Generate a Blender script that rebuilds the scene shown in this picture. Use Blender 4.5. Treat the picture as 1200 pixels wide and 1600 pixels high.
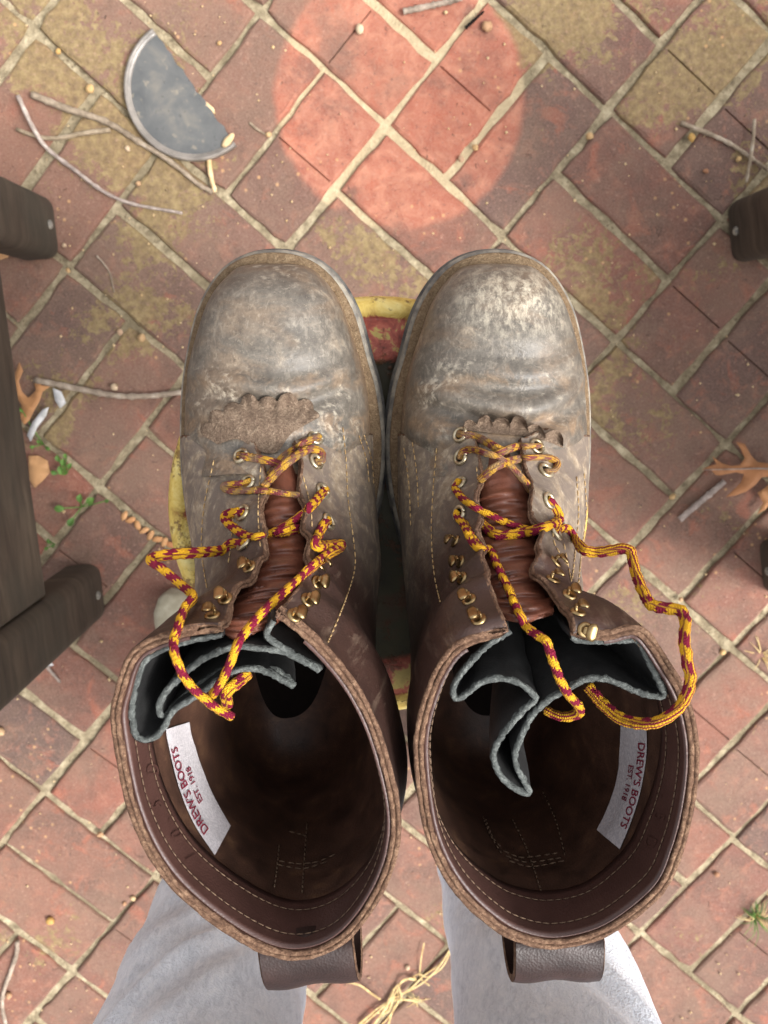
import bpy, bmesh, math, random
import numpy as np
from mathutils import Vector, Matrix
from mathutils.bvhtree import BVHTree
random.seed(7); rng = np.random.default_rng(7)
S = bpy.context.scene
COL = S.collection
for o in list(bpy.data.objects): bpy.data.objects.remove(o)

# ------------------------------------------------------------------ camera
CAM_H = 1.2119
FPX = 1400.0                                   # focal length in pixels of the 1200 x 1600 photograph
WC = np.array([[9.99989357e-01, 0.0, 4.61365730e-03],
               [-7.92167344e-04, -9.85149193e-01, 1.71698690e-01],
               [4.54514077e-03, -1.71700517e-01, -9.85138708e-01]])   # world -> camera (y down, z forward)
cam_d = bpy.data.cameras.new('camera'); cam = bpy.data.objects.new('camera', cam_d); COL.objects.link(cam)
RB = (np.diag([1, -1, -1]) @ WC).T
cam.matrix_world = Matrix.Translation((0, 0, CAM_H)) @ Matrix(RB.tolist()).to_4x4()
cam_d.sensor_fit = 'HORIZONTAL'; cam_d.sensor_width = 36; cam_d.lens = 36 * FPX / 1200
cam_d.clip_start = 0.02; cam_d.clip_end = 500
cam_d.dof.use_dof = True; cam_d.dof.focus_distance = 0.45; cam_d.dof.aperture_fstop = 24
S.camera = cam

# ------------------------------------------------------------------ sky, sun, exposure
SUN_EL, SUN_AZ = math.radians(54), math.radians(-22)      # azimuth measured from +X towards +Y
wd = bpy.data.worlds.new('World'); S.world = wd; wd.use_nodes = True
nt = wd.node_tree; bg = nt.nodes['Background']
sky = nt.nodes.new('ShaderNodeTexSky'); sky.sky_type = 'NISHITA'; sky.sun_disc = False
sky.sun_elevation = SUN_EL; sky.sun_rotation = math.pi / 2 - SUN_AZ
sky.air_density = 1.0; sky.dust_density = 5.0; sky.ozone_density = 0.6
hs = nt.nodes.new('ShaderNodeHueSaturation'); hs.inputs['Saturation'].default_value = 0.12        # thin overcast: nearly white sky
nt.links.new(sky.outputs[0], hs.inputs['Color']); nt.links.new(hs.outputs[0], bg.inputs[0]); bg.inputs[1].default_value = 0.15
sd = bpy.data.lights.new('sun', 'SUN'); sun = bpy.data.objects.new('sun', sd); COL.objects.link(sun)
sd.energy = 1.2; sd.angle = math.radians(16); sd.color = (1.0, 0.965, 0.92)
dirv = Vector((math.cos(SUN_EL) * math.cos(SUN_AZ), math.cos(SUN_EL) * math.sin(SUN_AZ), math.sin(SUN_EL)))
sun.rotation_euler = dirv.to_track_quat('Z', 'Y').to_euler(); sun.location = dirv * 6
S.view_settings.view_transform = 'Standard'; S.view_settings.look = 'None'
S.view_settings.gamma = 1; S.view_settings.exposure = 1.28
S.render.engine = 'CYCLES'; S.cycles.max_bounces = 6; S.cycles.diffuse_bounces = 3; S.cycles.glossy_bounces = 3
S.render.resolution_x, S.render.resolution_y = 768, 1024

# ------------------------------------------------------------------ geometry helpers
def at(px, py, z):
    d = WC.T @ np.array([(px - 600) / FPX, (py - 800) / FPX, 1.0])
    return np.array([0, 0, CAM_H]) + d * ((z - CAM_H) / d[2])
def proj(p):
    q = WC @ (np.asarray(p, float) - [0, 0, CAM_H]); return 600 + FPX * q[0] / q[2], 800 + FPX * q[1] / q[2]
HM = np.array([[7.23668754e+01, 1.00513896e+02, 6.00852606e+02], [-1.02426270e+02, 8.93204047e+01, 1.98464990e+02],
               [-1.13554520e-02, 1.03993360e-02, 1.0]])
def lat(u, v):                                 # brick lattice (u to the upper right, v to the lower right) -> ground
    q = HM @ np.array([u, v, 1.0]); return at(q[0] / q[2], q[1] / q[2], 0)
def cr(P, n, closed=False):                    # Catmull-Rom through P, n samples (chord-length spaced)
    P = np.asarray(P, float); m = len(P)
    if closed:
        idx = lambda i: P[i % m]; segs = m
    else:
        Q = np.vstack([2 * P[0] - P[1], P, 2 * P[-1] - P[-2]]); idx = lambda i: Q[i + 1]; segs = m - 1
    fine = []
    for i in range(segs):
        p0, p1, p2, p3 = idx(i - 1), idx(i), idx(i + 1), idx(i + 2)
        for t in np.linspace(0, 1, 24, endpoint=False):
            fine.append(0.5 * (2 * p1 + (p2 - p0) * t + (2 * p0 - 5 * p1 + 4 * p2 - p3) * t * t + (3 * p1 - p0 - 3 * p2 + p3) * t ** 3))
    fine.append(P[0] if closed else P[-1]); fine = np.array(fine)
    L = np.r_[0, np.cumsum(np.linalg.norm(np.diff(fine, axis=0), axis=1))]
    s = np.linspace(0, L[-1], n, endpoint=not closed)
    return np.stack([np.interp(s, L, fine[:, k]) for k in range(P.shape[1])], 1)
def crp(x, X, Y):                              # cubic (Catmull-Rom / monotone-ish) interpolation of table Y(X)
    X = np.asarray(X, float); Y = np.asarray(Y, float); x = np.atleast_1d(x)
    m = np.gradient(Y, X, axis=0) if len(X) > 2 else np.zeros_like(Y)
    i = np.clip(np.searchsorted(X, x) - 1, 0, len(X) - 2); h = X[i + 1] - X[i]; t = np.clip((x - X[i]) / h, 0, 1)
    if Y.ndim > 1: t = t[:, None]; h = h[:, None]
    return ((2*t**3-3*t*t+1)*Y[i] + (t**3-2*t*t+t)*h*m[i] + (-2*t**3+3*t*t)*Y[i+1] + (t**3-t*t)*h*m[i+1])
def sm(a, b, x): t = np.clip((x - a) / (b - a), 0, 1); return t * t * (3 - 2 * t)
def vnoise(p, seed=0):                         # cheap smooth pseudo noise in [-1, 1], p (...,3)
    p = np.asarray(p, float); r = np.random.default_rng(seed); o = 0
    for k in range(4):
        d = r.normal(size=3); d /= np.linalg.norm(d); o = o + np.sin(p @ d * (1 + .6 * k) + r.uniform(0, 6.28))
    return o / 4
def obj(name, V, F, mat=None, parent=None, smooth=True, uv=None):
    me = bpy.data.meshes.new(name); me.from_pydata([tuple(map(float, v)) for v in V], [], [tuple(map(int, f)) for f in F]); me.update()
    if uv is not None:
        l = me.uv_layers.new(name='UVMap')
        for lp in me.loops: l.data[lp.index].uv = uv[lp.vertex_index]
    if smooth: me.polygons.foreach_set('use_smooth', [True] * len(me.polygons))
    o = bpy.data.objects.new(name, me); COL.objects.link(o)
    if mat: me.materials.append(mat)
    if parent: o.parent = parent; o.matrix_parent_inverse = parent.matrix_world.inverted() if parent.matrix_world != Matrix() else Matrix()
    return o
def fixn(o):
    bm = bmesh.new(); bm.from_mesh(o.data); bmesh.ops.recalc_face_normals(bm, faces=bm.faces); bm.to_mesh(o.data); bm.free(); return o
def empty(name, loc):
    e = bpy.data.objects.new(name, None); COL.objects.link(e); e.location = loc; e.empty_display_size = .05
    e.matrix_world = Matrix.Translation(loc); return e
def tag(o, label=None, cat=None, group=None, kind=None):
    for k, v in (('label', label), ('category', cat), ('group', group), ('kind', kind)):
        if v: o[k] = v
    return o
def gridF(r, c, wrap=False, off=0):
    F = []
    for i in range(r - 1):
        for j in range(c if wrap else c - 1):
            k = (j + 1) % c; F.append((off + i*c + j, off + i*c + k, off + (i+1)*c + k, off + (i+1)*c + j))
    return F
def tube(path, rad, n=8, flat=1.0, cap=True, up=(0, 0, 1)):
    P = np.asarray(path, float); m = len(P); rad = np.broadcast_to(rad, (m,)); T = np.gradient(P, axis=0)
    T /= np.linalg.norm(T, axis=1)[:, None] + 1e-12
    V = []; N = np.array(up, float)
    for i in range(m):
        N = N - T[i] * (N @ T[i])
        if np.linalg.norm(N) < 1e-4: N = np.cross(T[i], [1, 0, 0.3])
        N /= np.linalg.norm(N); B = np.cross(T[i], N)
        for k in range(n):
            a = 2 * math.pi * k / n; V.append(P[i] + rad[i] * (math.cos(a) * N * flat + math.sin(a) * B))
    F = gridF(m, n, True)
    if cap: F += [tuple(range(n))[::-1], tuple((m-1)*n + k for k in range(n))]
    L = np.r_[0, np.cumsum(np.linalg.norm(np.diff(P, axis=0), axis=1))]
    uv = [(L[i], k / n) for i in range(m) for k in range(n)]
    return V, F, uv
def box(c, sx, sy, sz, bev=.004, rz=0, R=None):
    bm = bmesh.new(); bmesh.ops.create_cube(bm, size=1)
    for v in bm.verts: v.co = Vector((v.co.x * sx, v.co.y * sy, v.co.z * sz))
    if bev: bmesh.ops.bevel(bm, geom=bm.edges[:], offset=bev, segments=2 if bev < .015 else 5, affect='EDGES', profile=.5)
    M = Matrix.Translation(c) @ (R.to_4x4() if R else Matrix.Rotation(rz, 4, 'Z'))
    V = [M @ v.co for v in bm.verts]; bm.verts.index_update(); F = [[v.index for v in f.verts] for f in bm.faces]; bm.free(); return V, F
def join(parts):
    V, F, U = [], [], []; has = True
    for p in parts:
        n = len(V); V += list(p[0]); F += [tuple(i + n for i in f) for f in p[1]]
        if len(p) > 2: U += list(p[2])
        else: has = False
    return (V, F, U) if has else (V, F)

# ------------------------------------------------------------------ material helpers
def lin(r, g, b):
    f = lambda c: c / 12.92 if c <= .04045 else ((c + .055) / 1.055) ** 2.4
    return (f(r / 255), f(g / 255), f(b / 255), 1)
class MT:
    def __init__(s, name, rough=.7, spec=.4):
        s.m = bpy.data.materials.new(name); s.m.use_nodes = True; s.t = s.m.node_tree; s.b = s.t.nodes['Principled BSDF']
        s.set('Roughness', rough); s.set('Specular IOR Level', spec)
    def set(s, k, v):
        if hasattr(v, 'is_linked') or isinstance(v, bpy.types.NodeSocket): s.t.links.new(v, s.b.inputs[k])
        else: s.b.inputs[k].default_value = v
        return s
    def _in(s, sock, v):
        if isinstance(v, bpy.types.NodeSocket): s.t.links.new(v, sock)
        elif v is not None: sock.default_value = v
    def node(s, ty, **kw):
        n = s.t.nodes.new(ty)
        for k, v in kw.items(): setattr(n, k, v)
        return n
    def pos(s): return s.node('ShaderNodeNewGeometry').outputs['Position']
    def objc(s): return s.node('ShaderNodeTexCoord').outputs['Object']
    def uv(s): return s.node('ShaderNodeTexCoord').outputs['UV']
    def rnd(s): return s.node('ShaderNodeObjectInfo').outputs['Random']
    def sep(s, v): n = s.node('ShaderNodeSeparateXYZ'); s._in(n.inputs[0], v); return n.outputs
    def vadd(s, v, w): n = s.node('ShaderNodeVectorMath', operation='ADD'); s._in(n.inputs[0], v); s._in(n.inputs[1], w); return n.outputs[0]
    def vmul(s, v, w): n = s.node('ShaderNodeVectorMath', operation='MULTIPLY'); s._in(n.inputs[0], v); s._in(n.inputs[1], w); return n.outputs[0]
    def dist(s, v, w): n = s.node('ShaderNodeVectorMath', operation='DISTANCE'); s._in(n.inputs[0], v); s._in(n.inputs[1], w); return n.outputs['Value']
    def noise(s, scale, detail=4, rough=.55, co=None, dist=0, out='Fac'):
        n = s.node('ShaderNodeTexNoise'); n.inputs['Scale'].default_value = scale; n.inputs['Detail'].default_value = detail
        n.inputs['Roughness'].default_value = rough; n.inputs['Distortion'].default_value = dist
        s._in(n.inputs['Vector'], co if co is not None else s.pos()); return n.outputs[out]
    def vor(s, scale, co=None, feature='F1', out='Distance'):
        n = s.node('ShaderNodeTexVoronoi', feature=feature); n.inputs['Scale'].default_value = scale
        s._in(n.inputs['Vector'], co if co is not None else s.pos()); return n.outputs[out]
    def math(s, op, a, b=None, c=None, clamp=False):
        n = s.node('ShaderNodeMath', operation=op, use_clamp=clamp); s._in(n.inputs[0], a); s._in(n.inputs[1], b)
        if c is not None: s._in(n.inputs[2], c)
        return n.outputs[0]
    def step(s, v, a, b): 
        n = s.node('ShaderNodeMapRange', interpolation_type='SMOOTHSTEP'); s._in(n.inputs[0], v)
        n.inputs[1].default_value = a; n.inputs[2].default_value = b; return n.outputs[0]
    def ramp(s, f, stops, mode='LINEAR'):
        n = s.node('ShaderNodeValToRGB'); n.color_ramp.interpolation = mode; e = n.color_ramp.elements
        while len(e) < len(stops): e.new(.5)
        for k, (p, c) in enumerate(stops): e[k].position = p; e[k].color = c if len(c) == 4 else (*c, 1)
        s._in(n.inputs[0], f); return n.outputs[0]
    def mix(s, f, a, b, mode='MIX'):
        n = s.node('ShaderNodeMix', data_type='RGBA', blend_type=mode); s._in(n.inputs[0], f); s._in(n.inputs[6], a); s._in(n.inputs[7], b); return n.outputs[2]
    def bump(s, h, strength=.4, dist=.001, normal=None):
        n = s.node('ShaderNodeBump'); n.inputs['Strength'].default_value = strength; n.inputs['Distance'].default_value = dist
        s._in(n.inputs['Height'], h)
        if normal is not None: s._in(n.inputs['Normal'], normal)
        s.t.links.new(n.outputs[0], s.b.inputs['Normal']); return n.outputs[0]

POT = (0.030, 0.315, 0.0)                       # middle of the clean ring left by a pot
POT = tuple(at(625, 158, 0)); POT_R = 0.158
def m_brick():
    M = MT('brick_clay', .85, .25); P = M.pos(); r = M.rnd(); off = M.node('ShaderNodeCombineXYZ'); M._in(off.inputs[0], M.math('MULTIPLY', r, 37.0)); M._in(off.inputs[1], M.math('MULTIPLY', r, 11.0))
    Q = M.vadd(P, off.outputs[0])
    base = M.ramp(r, [(0, lin(122, 80, 66)), (.16, lin(90, 67, 60)), (.32, lin(130, 92, 76)), (.46, lin(83, 67, 62)), (.6, lin(132, 82, 67)), (.74, lin(98, 76, 67)), (.88, lin(122, 81, 68)), (1, lin(108, 83, 72))])
    n1 = M.noise(14, 4, .62, Q); base = M.mix(M.math('MULTIPLY', M.step(n1, .45, .62), .6), base, lin(90, 71, 62)); base = M.mix(M.math('MULTIPLY', M.step(M.noise(22, 4, .7, M.vadd(Q, (9, 1, 4)), .7), .54, .66), .55), base, lin(150, 88, 68))
    n2 = M.noise(45, 4, .65, Q, .6); base = M.mix(M.math('MULTIPLY', M.step(n2, .5, .72), .6), base, lin(144, 98, 80))
    n6 = M.noise(9, 3, .7, Q, .4)
    d = M.dist(M.vmul(P, (1, 1, 0)), (POT[0], POT[1], 0)); dj = M.math('ADD', d, M.math('MULTIPLY', M.math('SUBTRACT', M.noise(30, 4), .5), .012))
    clean = M.math('SUBTRACT', 1.0, M.step(dj, POT_R - .007, POT_R + .006))
    sy = M.sep(P)
    # grime film, thicker towards the far end of the patio
    g0 = at(120, 200, 0); film = M.math('ADD', n6, M.math('MULTIPLY', M.math('SUBTRACT', 1.0, M.step(M.dist(P, (g0[0], g0[1], 0)), .1, .55)), .16)); film = M.math('MULTIPLY', M.step(film, .40, .66), .6)
    film = M.math('MULTIPLY', film, M.math('SUBTRACT', 1.0, clean)); base = M.mix(film, base, lin(112, 90, 76))
    base = M.mix(M.math('MULTIPLY', clean, M.math('MULTIPLY', .56, M.step(M.noise(10, 4, .65, M.vadd(P, (1, 7, 2))), .30, .52))), base, M.mix(M.step(n2, .35, .7), lin(170, 96, 74), lin(196, 130, 104)))
    # lichen: blotches made of small crusts
    reg = M.math('ADD', M.noise(5.5, 2, .5, M.vadd(P, (3.1, 1.7, 0))), M.math('MULTIPLY', M.math('SUBTRACT', r, .5), .22))
    reg = M.math('ADD', reg, M.math('MULTIPLY', M.math('SUBTRACT', M.step(sy[1], -.5, .5), .45), .16))
    for cx_, cy_, rr_, am_ in ((872, 36, .085, .20), (130, 110, .15, .13), (230, 255, .15, .13), (40, 10, .14, .13), (640, 395, .12, .13), (1150, 70, .13, .10), (330, 60, .12, .08), (140, 1460, .16, .07)):
        g_ = at(cx_, cy_, 0); dd = M.dist(M.vmul(P, (1, 1, 0)), (g_[0], g_[1], 0)); reg = M.math('ADD', reg, M.math('MULTIPLY', M.math('SUBTRACT', 1.0, M.step(dd, rr_ * .2, rr_)), am_))
    ln = M.math('ADD', M.noise(90, 4, .74, P, .5), M.math('MULTIPLY', M.math('SUBTRACT', reg, .60), 1.7))
    lich = M.math('MULTIPLY', M.step(ln, .605, .635), M.math('SUBTRACT', 1.0, clean))
    lc = M.ramp(M.noise(120, 3, .6, P), [(.3, lin(98, 84, 58)), (.5, lin(124, 107, 70)), (.7, lin(146, 130, 88))])
    base = M.mix(M.math('MULTIPLY', lich, .78), base, lc)
    # scattered round yellow dots, dark pits
    vd = M.vor(70, P); dots = M.math('MULTIPLY', M.math('SUBTRACT', 1.0, M.step(vd, .1, .2)), M.step(M.noise(8, 2, .5, Q), .56, .62))
    base = M.mix(M.math('MULTIPLY', dots, .6), base, lin(190, 150, 104))
    pit = M.step(M.noise(95, 3, .7, Q, 1.2), .66, .74); base = M.mix(M.math('MULTIPLY', pit, .7), base, lin(62, 48, 43)); spk = M.step(M.noise(210, 3, .7, Q, .5), .58, .70); base = M.mix(M.math('MULTIPLY', spk, .35), base, lin(168, 134, 118)); spd = M.step(M.noise(170, 3, .7, M.vadd(Q, (4, 4, 4)), .5), .60, .70); base = M.mix(M.math('MULTIPLY', spd, .55), base, lin(72, 56, 52))
    g = M.noise(420, 3, .6, P); base = M.mix(M.math('MULTIPLY', M.step(g, .3, .75), .14), base, lin(190, 160, 144), 'MIX')
    M.set('Base Color', base)
    h = M.math('ADD', M.math('MULTIPLY', n2, .8), M.math('MULTIPLY', g, .35)); h = M.math('SUBTRACT', h, M.math('MULTIPLY', pit, .6))
    M.bump(h, .8, .0028); M.set('Roughness', M.math('ADD', .72, M.math('MULTIPLY', n1, .2))); return M.m
def m_mortar():
    M = MT('mortar', .95, .15); P = M.pos(); n = M.noise(60, 4, .7); n2 = M.noise(7, 3)
    c = M.ramp(n, [(.25, lin(96, 85, 69)), (.5, lin(148, 135, 110)), (.75, lin(192, 179, 151))])
    c = M.mix(M.math('MULTIPLY', M.step(n2, .50, .66), .6), c, lin(112, 101, 80))
    sp = M.step(M.noise(160, 2), .62, .7); c = M.mix(M.math('MULTIPLY', sp, .5), c, lin(80, 66, 50))
    d = M.dist(M.vmul(P, (1, 1, 0)), (POT[0], POT[1], 0)); clean = M.math('SUBTRACT', 1.0, M.step(d, POT_R - .004, POT_R + .004))
    c = M.mix(M.math('MULTIPLY', clean, .5), c, lin(206, 186, 150))
    M.set('Base Color', c); M.bump(M.math('ADD', n, M.noise(300, 2)), .7, .004); return M.m
def m_far_paving():
    M = MT('far_paving', .9, .2); br = M.node('ShaderNodeTexBrick'); br.inputs['Scale'].default_value = 5
    br.inputs['Color1'].default_value = lin(138, 86, 74); br.inputs['Color2'].default_value = lin(120, 82, 74); br.inputs['Mortar'].default_value = lin(160, 144, 116)
    rot = M.node('ShaderNodeVectorRotate'); rot.inputs['Angle'].default_value = .86; M._in(rot.inputs['Vector'], M.pos()); M._in(br.inputs['Vector'], rot.outputs[0])
    M.set('Base Color', br.outputs[0]); return M.m
def m_plain(name, c, rough=.7, spec=.4, var=.25, scale=60, c2=None, bump=.3, bd=.0008, metal=0):
    M = MT(name, rough, spec); n = M.noise(scale, 5, .6); c2 = c2 or tuple(v * (1 - var) for v in c[:3]) + (1,)
    M.set('Base Color', M.mix(M.step(n, .3, .7), c, c2)); M.bump(M.math('ADD', n, M.noise(scale * 6, 3)), bump, bd); M.set('Metallic', metal); return M.m
def m_wood():
    M = MT('weathered_dark_wood', .75, .3); P = M.pos(); n = M.noise(9, 4, .65, M.vmul(P, (1, 1, 6)), .5); n2 = M.noise(4, 3)
    c = M.ramp(n, [(.25, lin(46, 38, 32)), (.55, lin(74, 64, 54)), (.8, lin(98, 86, 72))]); c = M.mix(M.math('MULTIPLY', M.step(n2, .5, .7), .6), c, lin(62, 60, 52))
    M.set('Base Color', c); M.bump(n, .35, .002); return M.m
def m_fleece():
    M = MT('grey_fleece', .95, .15); P = M.pos(); n = M.noise(26, 4, .62, M.vmul(P, (1, 1, .5)), .4); n2 = M.noise(170, 4, .75, M.vmul(P, (1.6, 1, .7)), .6); n3 = M.noise(620, 2, .7)
    f = M.math('ADD', M.math('MULTIPLY', n, .35), M.math('MULTIPLY', n2, .65))
    c = M.ramp(f, [(.32, lin(190, 196, 206)), (.5, lin(221, 226, 234)), (.66, lin(239, 242, 247))]); c = M.mix(M.math('MULTIPLY', M.step(n3, .5, .75), .25), c, lin(228, 230, 236))
    M.set('Base Color', c); M.set('Sheen Weight', .2); M.bump(M.math('ADD', n2, n3), .6, .002); return M.m
ZW_ = 0.6465 + .030
def m_boot(kind):
    # kind 'vamp' (dusty toe), 'quarter' (dusty below, oiled brown above)
    M = MT('boot_leather_' + kind, .5, .5); P = M.pos(); x, y, z = M.sep(P)
    n = M.noise(28, 4, .65, P, .4); n2 = M.noise(75, 4, .7, P, .7); n3 = M.noise(260, 4, .7); n4 = M.noise(16, 4, .6, M.vmul(P, (1, 2.4, 1)), .8); n5 = M.noise(900, 2, .6)
    brown = M.ramp(n, [(.3, lin(46, 32, 28)), (.6, lin(62, 43, 37)), (.8, lin(78, 57, 49))])
    dark = M.ramp(M.math('ADD', M.math('MULTIPLY', n2, .6), M.math('MULTIPLY', n3, .4)), [(.3, lin(64, 59, 54)), (.5, lin(94, 88, 80)), (.68, lin(124, 116, 105))])
    dust = M.ramp(n3, [(.3, lin(128, 110, 90)), (.55, lin(158, 142, 120)), (.75, lin(196, 184, 164))])
    tan = M.ramp(n3, [(.3, lin(98, 78, 60)), (.55, lin(128, 104, 80)), (.75, lin(158, 134, 106))])
    if kind == 'vamp':
        c = M.mix(M.math('MULTIPLY', M.step(n, .4, .7), .3), dark, lin(106, 99, 90))
        c = M.mix(M.math('MULTIPLY', M.step(n4, .48, .70), .40), c, tan)
        c = M.mix(M.math('MULTIPLY', M.step(n2, .54, .76), .40), c, dust)
        c = M.mix(M.math('MULTIPLY', M.step(M.noise(420, 3, .75), .58, .70), .22), c, lin(176, 164, 144)); c = M.mix(M.math('MULTIPLY', M.step(M.noise(330, 3, .75, M.vadd(P, (2, 2, 2))), .58, .70), .35), c, lin(48, 44, 41))
        for vs_, k_, th_ in (((2.6, .9, 1), .16, .60), ((1.1, 1.5, 1), .16, .62)):     # scratches and scuffs
            c = M.mix(M.math('MULTIPLY', M.step(M.noise(120, 3, .6, M.vmul(M.vadd(P, (k_, th_, 0)), vs_), .9), th_, th_ + .05), k_), c, lin(172, 162, 146))
        nz = M.math('ADD', z, M.math('MULTIPLY', M.math('SUBTRACT', n2, .5), .03)); c = M.mix(M.math('MULTIPLY', M.math('SUBTRACT', 1.0, M.step(nz, ZW_ + .006, ZW_ + .026)), .75), c, tan)
        for cy_, w_, a_ in ((-.038, .010, .75), (-.014, .006, .5), (-.056, .012, .7)):      # dried mud rubbed into the flex creases
            yy = M.math('ADD', y, M.math('MULTIPLY', M.math('SUBTRACT', n, .5), .03)); c = M.mix(M.math('MULTIPLY', M.math('SUBTRACT', 1.0, M.step(M.math('ABSOLUTE', M.math('SUBTRACT', yy, cy_)), w_ * .2, w_)), M.math('MULTIPLY', M.step(n2, .38, .6), a_)), c, tan)
        td = M.dist(M.vmul(P, (1, 1.6, 0)), (.075, .048, 0)); c = M.mix(M.math('MULTIPLY', M.math('SUBTRACT', 1.0, M.step(td, .01, .05)), M.math('MULTIPLY', M.step(M.noise(150, 4, .78, M.vmul(P, (1.6, .8, 1)), .3), .40, .66), .5)), c, lin(206, 196, 174))
        sc = M.math('MULTIPLY', M.step(M.noise(34, 4, .75, M.vadd(P, (5, 2, 0)), .5), .55, .68), M.step(n3, .42, .6)); c = M.mix(M.math('MULTIPLY', sc, .45), c, lin(206, 196, 176))
        rough = M.math('ADD', .32, M.math('MULTIPLY', n2, .34))
    else:
        # dust creeps up from the welt, strongest outside
        up = M.math('ADD', M.math('MULTIPLY', z, 1.0), M.math('MULTIPLY', M.math('SUBTRACT', n, .5), .06))
        up = M.math('SUBTRACT', up, M.math('MULTIPLY', M.math('ABSOLUTE', M.math('SUBTRACT', x, .0035)), .55)); up = M.math('SUBTRACT', up, M.math('MULTIPLY', y, .35))
        low = M.math('SUBTRACT', 1.0, M.step(up, .728, .812))
        gd = M.mix(M.step(n2, .4, .65), lin(112, 100, 90), dust)
        c = M.mix(M.math('MULTIPLY', low, .85), brown, gd)
        st = M.step(M.noise(40, 4, .7, M.vmul(P, (2.5, 2.5, .35)), .3), .56, .72); c = M.mix(M.math('MULTIPLY', st, .28), c, lin(150, 130, 112))
        c = M.mix(M.math('MULTIPLY', M.step(n3, .62, .75), .25), c, lin(176, 158, 136))
        rough = M.math('ADD', M.math('MULTIPLY', low, .3), M.math('ADD', .34, M.math('MULTIPLY', n2, .2)))
    M.set('Base Color', c); M.set('Roughness', rough)
    h = M.math('ADD', M.math('MULTIPLY', n3, .5), M.math('MULTIPLY', n5, .3)); h = M.math('ADD', h, M.math('MULTIPLY', n2, .5)); M.bump(h, .55, .0012); return M.m
def m_leather(name, cs, rough=.42, wr=0, scale=60, bump=.3):
    M = MT(name, rough, .5); P = M.pos(); n = M.noise(scale, 6, .65, P, .3); g = M.vor(900, P)
    M.set('Base Color', M.ramp(n, [(.28, lin(*cs[0])), (.55, lin(*cs[1])), (.8, lin(*cs[2]))])); M.bump(M.math('ADD', M.math('MULTIPLY', g, .5), n), bump, .0007)
    M.set('Roughness', M.math('ADD', rough - .08, M.math('MULTIPLY', n, .2))); return M.m
def m_fuzz(name, cs, bs=.9):
    M = MT(name, .95, .15); P = M.pos(); n = M.noise(240, 4, .75, P, .8); n2 = M.noise(900, 3, .7)
    M.set('Base Color', M.ramp(M.math('ADD', M.math('MULTIPLY', n, .6), M.math('MULTIPLY', n2, .4)), [(.3, lin(*cs[0])), (.5, lin(*cs[1])), (.68, lin(*cs[2]))])); M.bump(M.math('ADD', n, n2), bs, .0016); return M.m
def m_lace(dirt):
    M = MT('lace_braid_worn' if dirt else 'lace_braid', .8, .3); u, v, _ = M.sep(M.uv()); v = M.math('FRACT', M.math('ADD', v, M.math('MULTIPLY', M.math('SINE', M.math('MULTIPLY', u, 45.0)), .16)))
    # zigzag blocks along the lace; two carriers offset around it
    side = M.step(M.math('SINE', M.math('MULTIPLY', v, 6.28318)), -.55, -.45)
    vz = M.math('PINGPONG', M.math('MULTIPLY', v, 18.0), 1.0)
    uu = M.math('ADD', M.math('DIVIDE', u, .0104), M.math('MULTIPLY', vz, .13)); uu = M.math('ADD', uu, M.math('MULTIPLY', M.math('SUBTRACT', M.noise(60, 1), .5), .5))
    uu = M.math('ADD', uu, M.math('MULTIPLY', M.math('FLOOR', M.math('MULTIPLY', v, 8.0)), .13))
    blk = M.math('GREATER_THAN', M.math('FRACT', uu), .5)
    st = M.math('GREATER_THAN', M.math('SINE', M.math('MULTIPLY', v, 6.28318 * 9)), .1)
    f = M.math('ADD', M.math('MULTIPLY', blk, side), M.math('MULTIPLY', M.math('SUBTRACT', 1.0, side), st), clamp=True)
    c = M.mix(f, lin(212, 160, 28), lin(118, 8, 44))
    w = M.math('MULTIPLY', M.math('SINE', M.math('ADD', M.math('MULTIPLY', u, 5200), M.math('MULTIPLY', vz, 3.0))), M.math('SINE', M.math('MULTIPLY', v, 6.28318 * 10)))
    c = M.mix(M.math('MULTIPLY', M.step(w, .2, .95), .22), c, lin(86, 30, 24))
    if dirt: c = M.mix(M.math('ADD', .22, M.math('MULTIPLY', M.step(M.noise(90, 4, .7), .38, .60), .6)), c, lin(126, 104, 82))
    M.set('Base Color', c); M.bump(w, .7, .0006); return M.m
def m_paint():
    M = MT('chipped_stool_paint', .55, .45); P = M.objc(); x, y, z = M.sep(P); r = M.dist(M.vmul(P, (1, 1, 0)), (0, 0, 0)); n = M.noise(55, 4, .7, None, .6); n2 = M.noise(22, 4, .65)
    rr = M.math('ADD', r, M.math('MULTIPLY', M.math('SUBTRACT', n, .5), .012))
    yel = M.ramp(n, [(.3, lin(150, 112, 44)), (.5, lin(206, 178, 92)), (.75, lin(224, 208, 140))]); red = M.ramp(n, [(.3, lin(92, 44, 32)), (.44, lin(138, 58, 44)), (.52, lin(160, 84, 64)), (.57, lin(166, 146, 78)), (.75, lin(150, 130, 70))])
    grn_shaded = M.ramp(n2, [(.35, lin(50, 44, 34)), (.6, lin(74, 70, 48)), (.75, lin(88, 60, 44))])  # green seat centre, darkened to brown for the shade between the boots
    c = M.mix(M.step(rr, .095, .099), grn_shaded, red); c = M.mix(M.step(rr, .1225, .1245), c, yel)
    rust = M.step(M.noise(60, 4, .75, M.vadd(P, (3, 3, 3))), .52, .62); c = M.mix(M.math('MULTIPLY', rust, .75), c, lin(92, 56, 34))
    M.set('Base Color', c); M.bump(M.math('ADD', n, rust), .4, .001); return M.m
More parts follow.
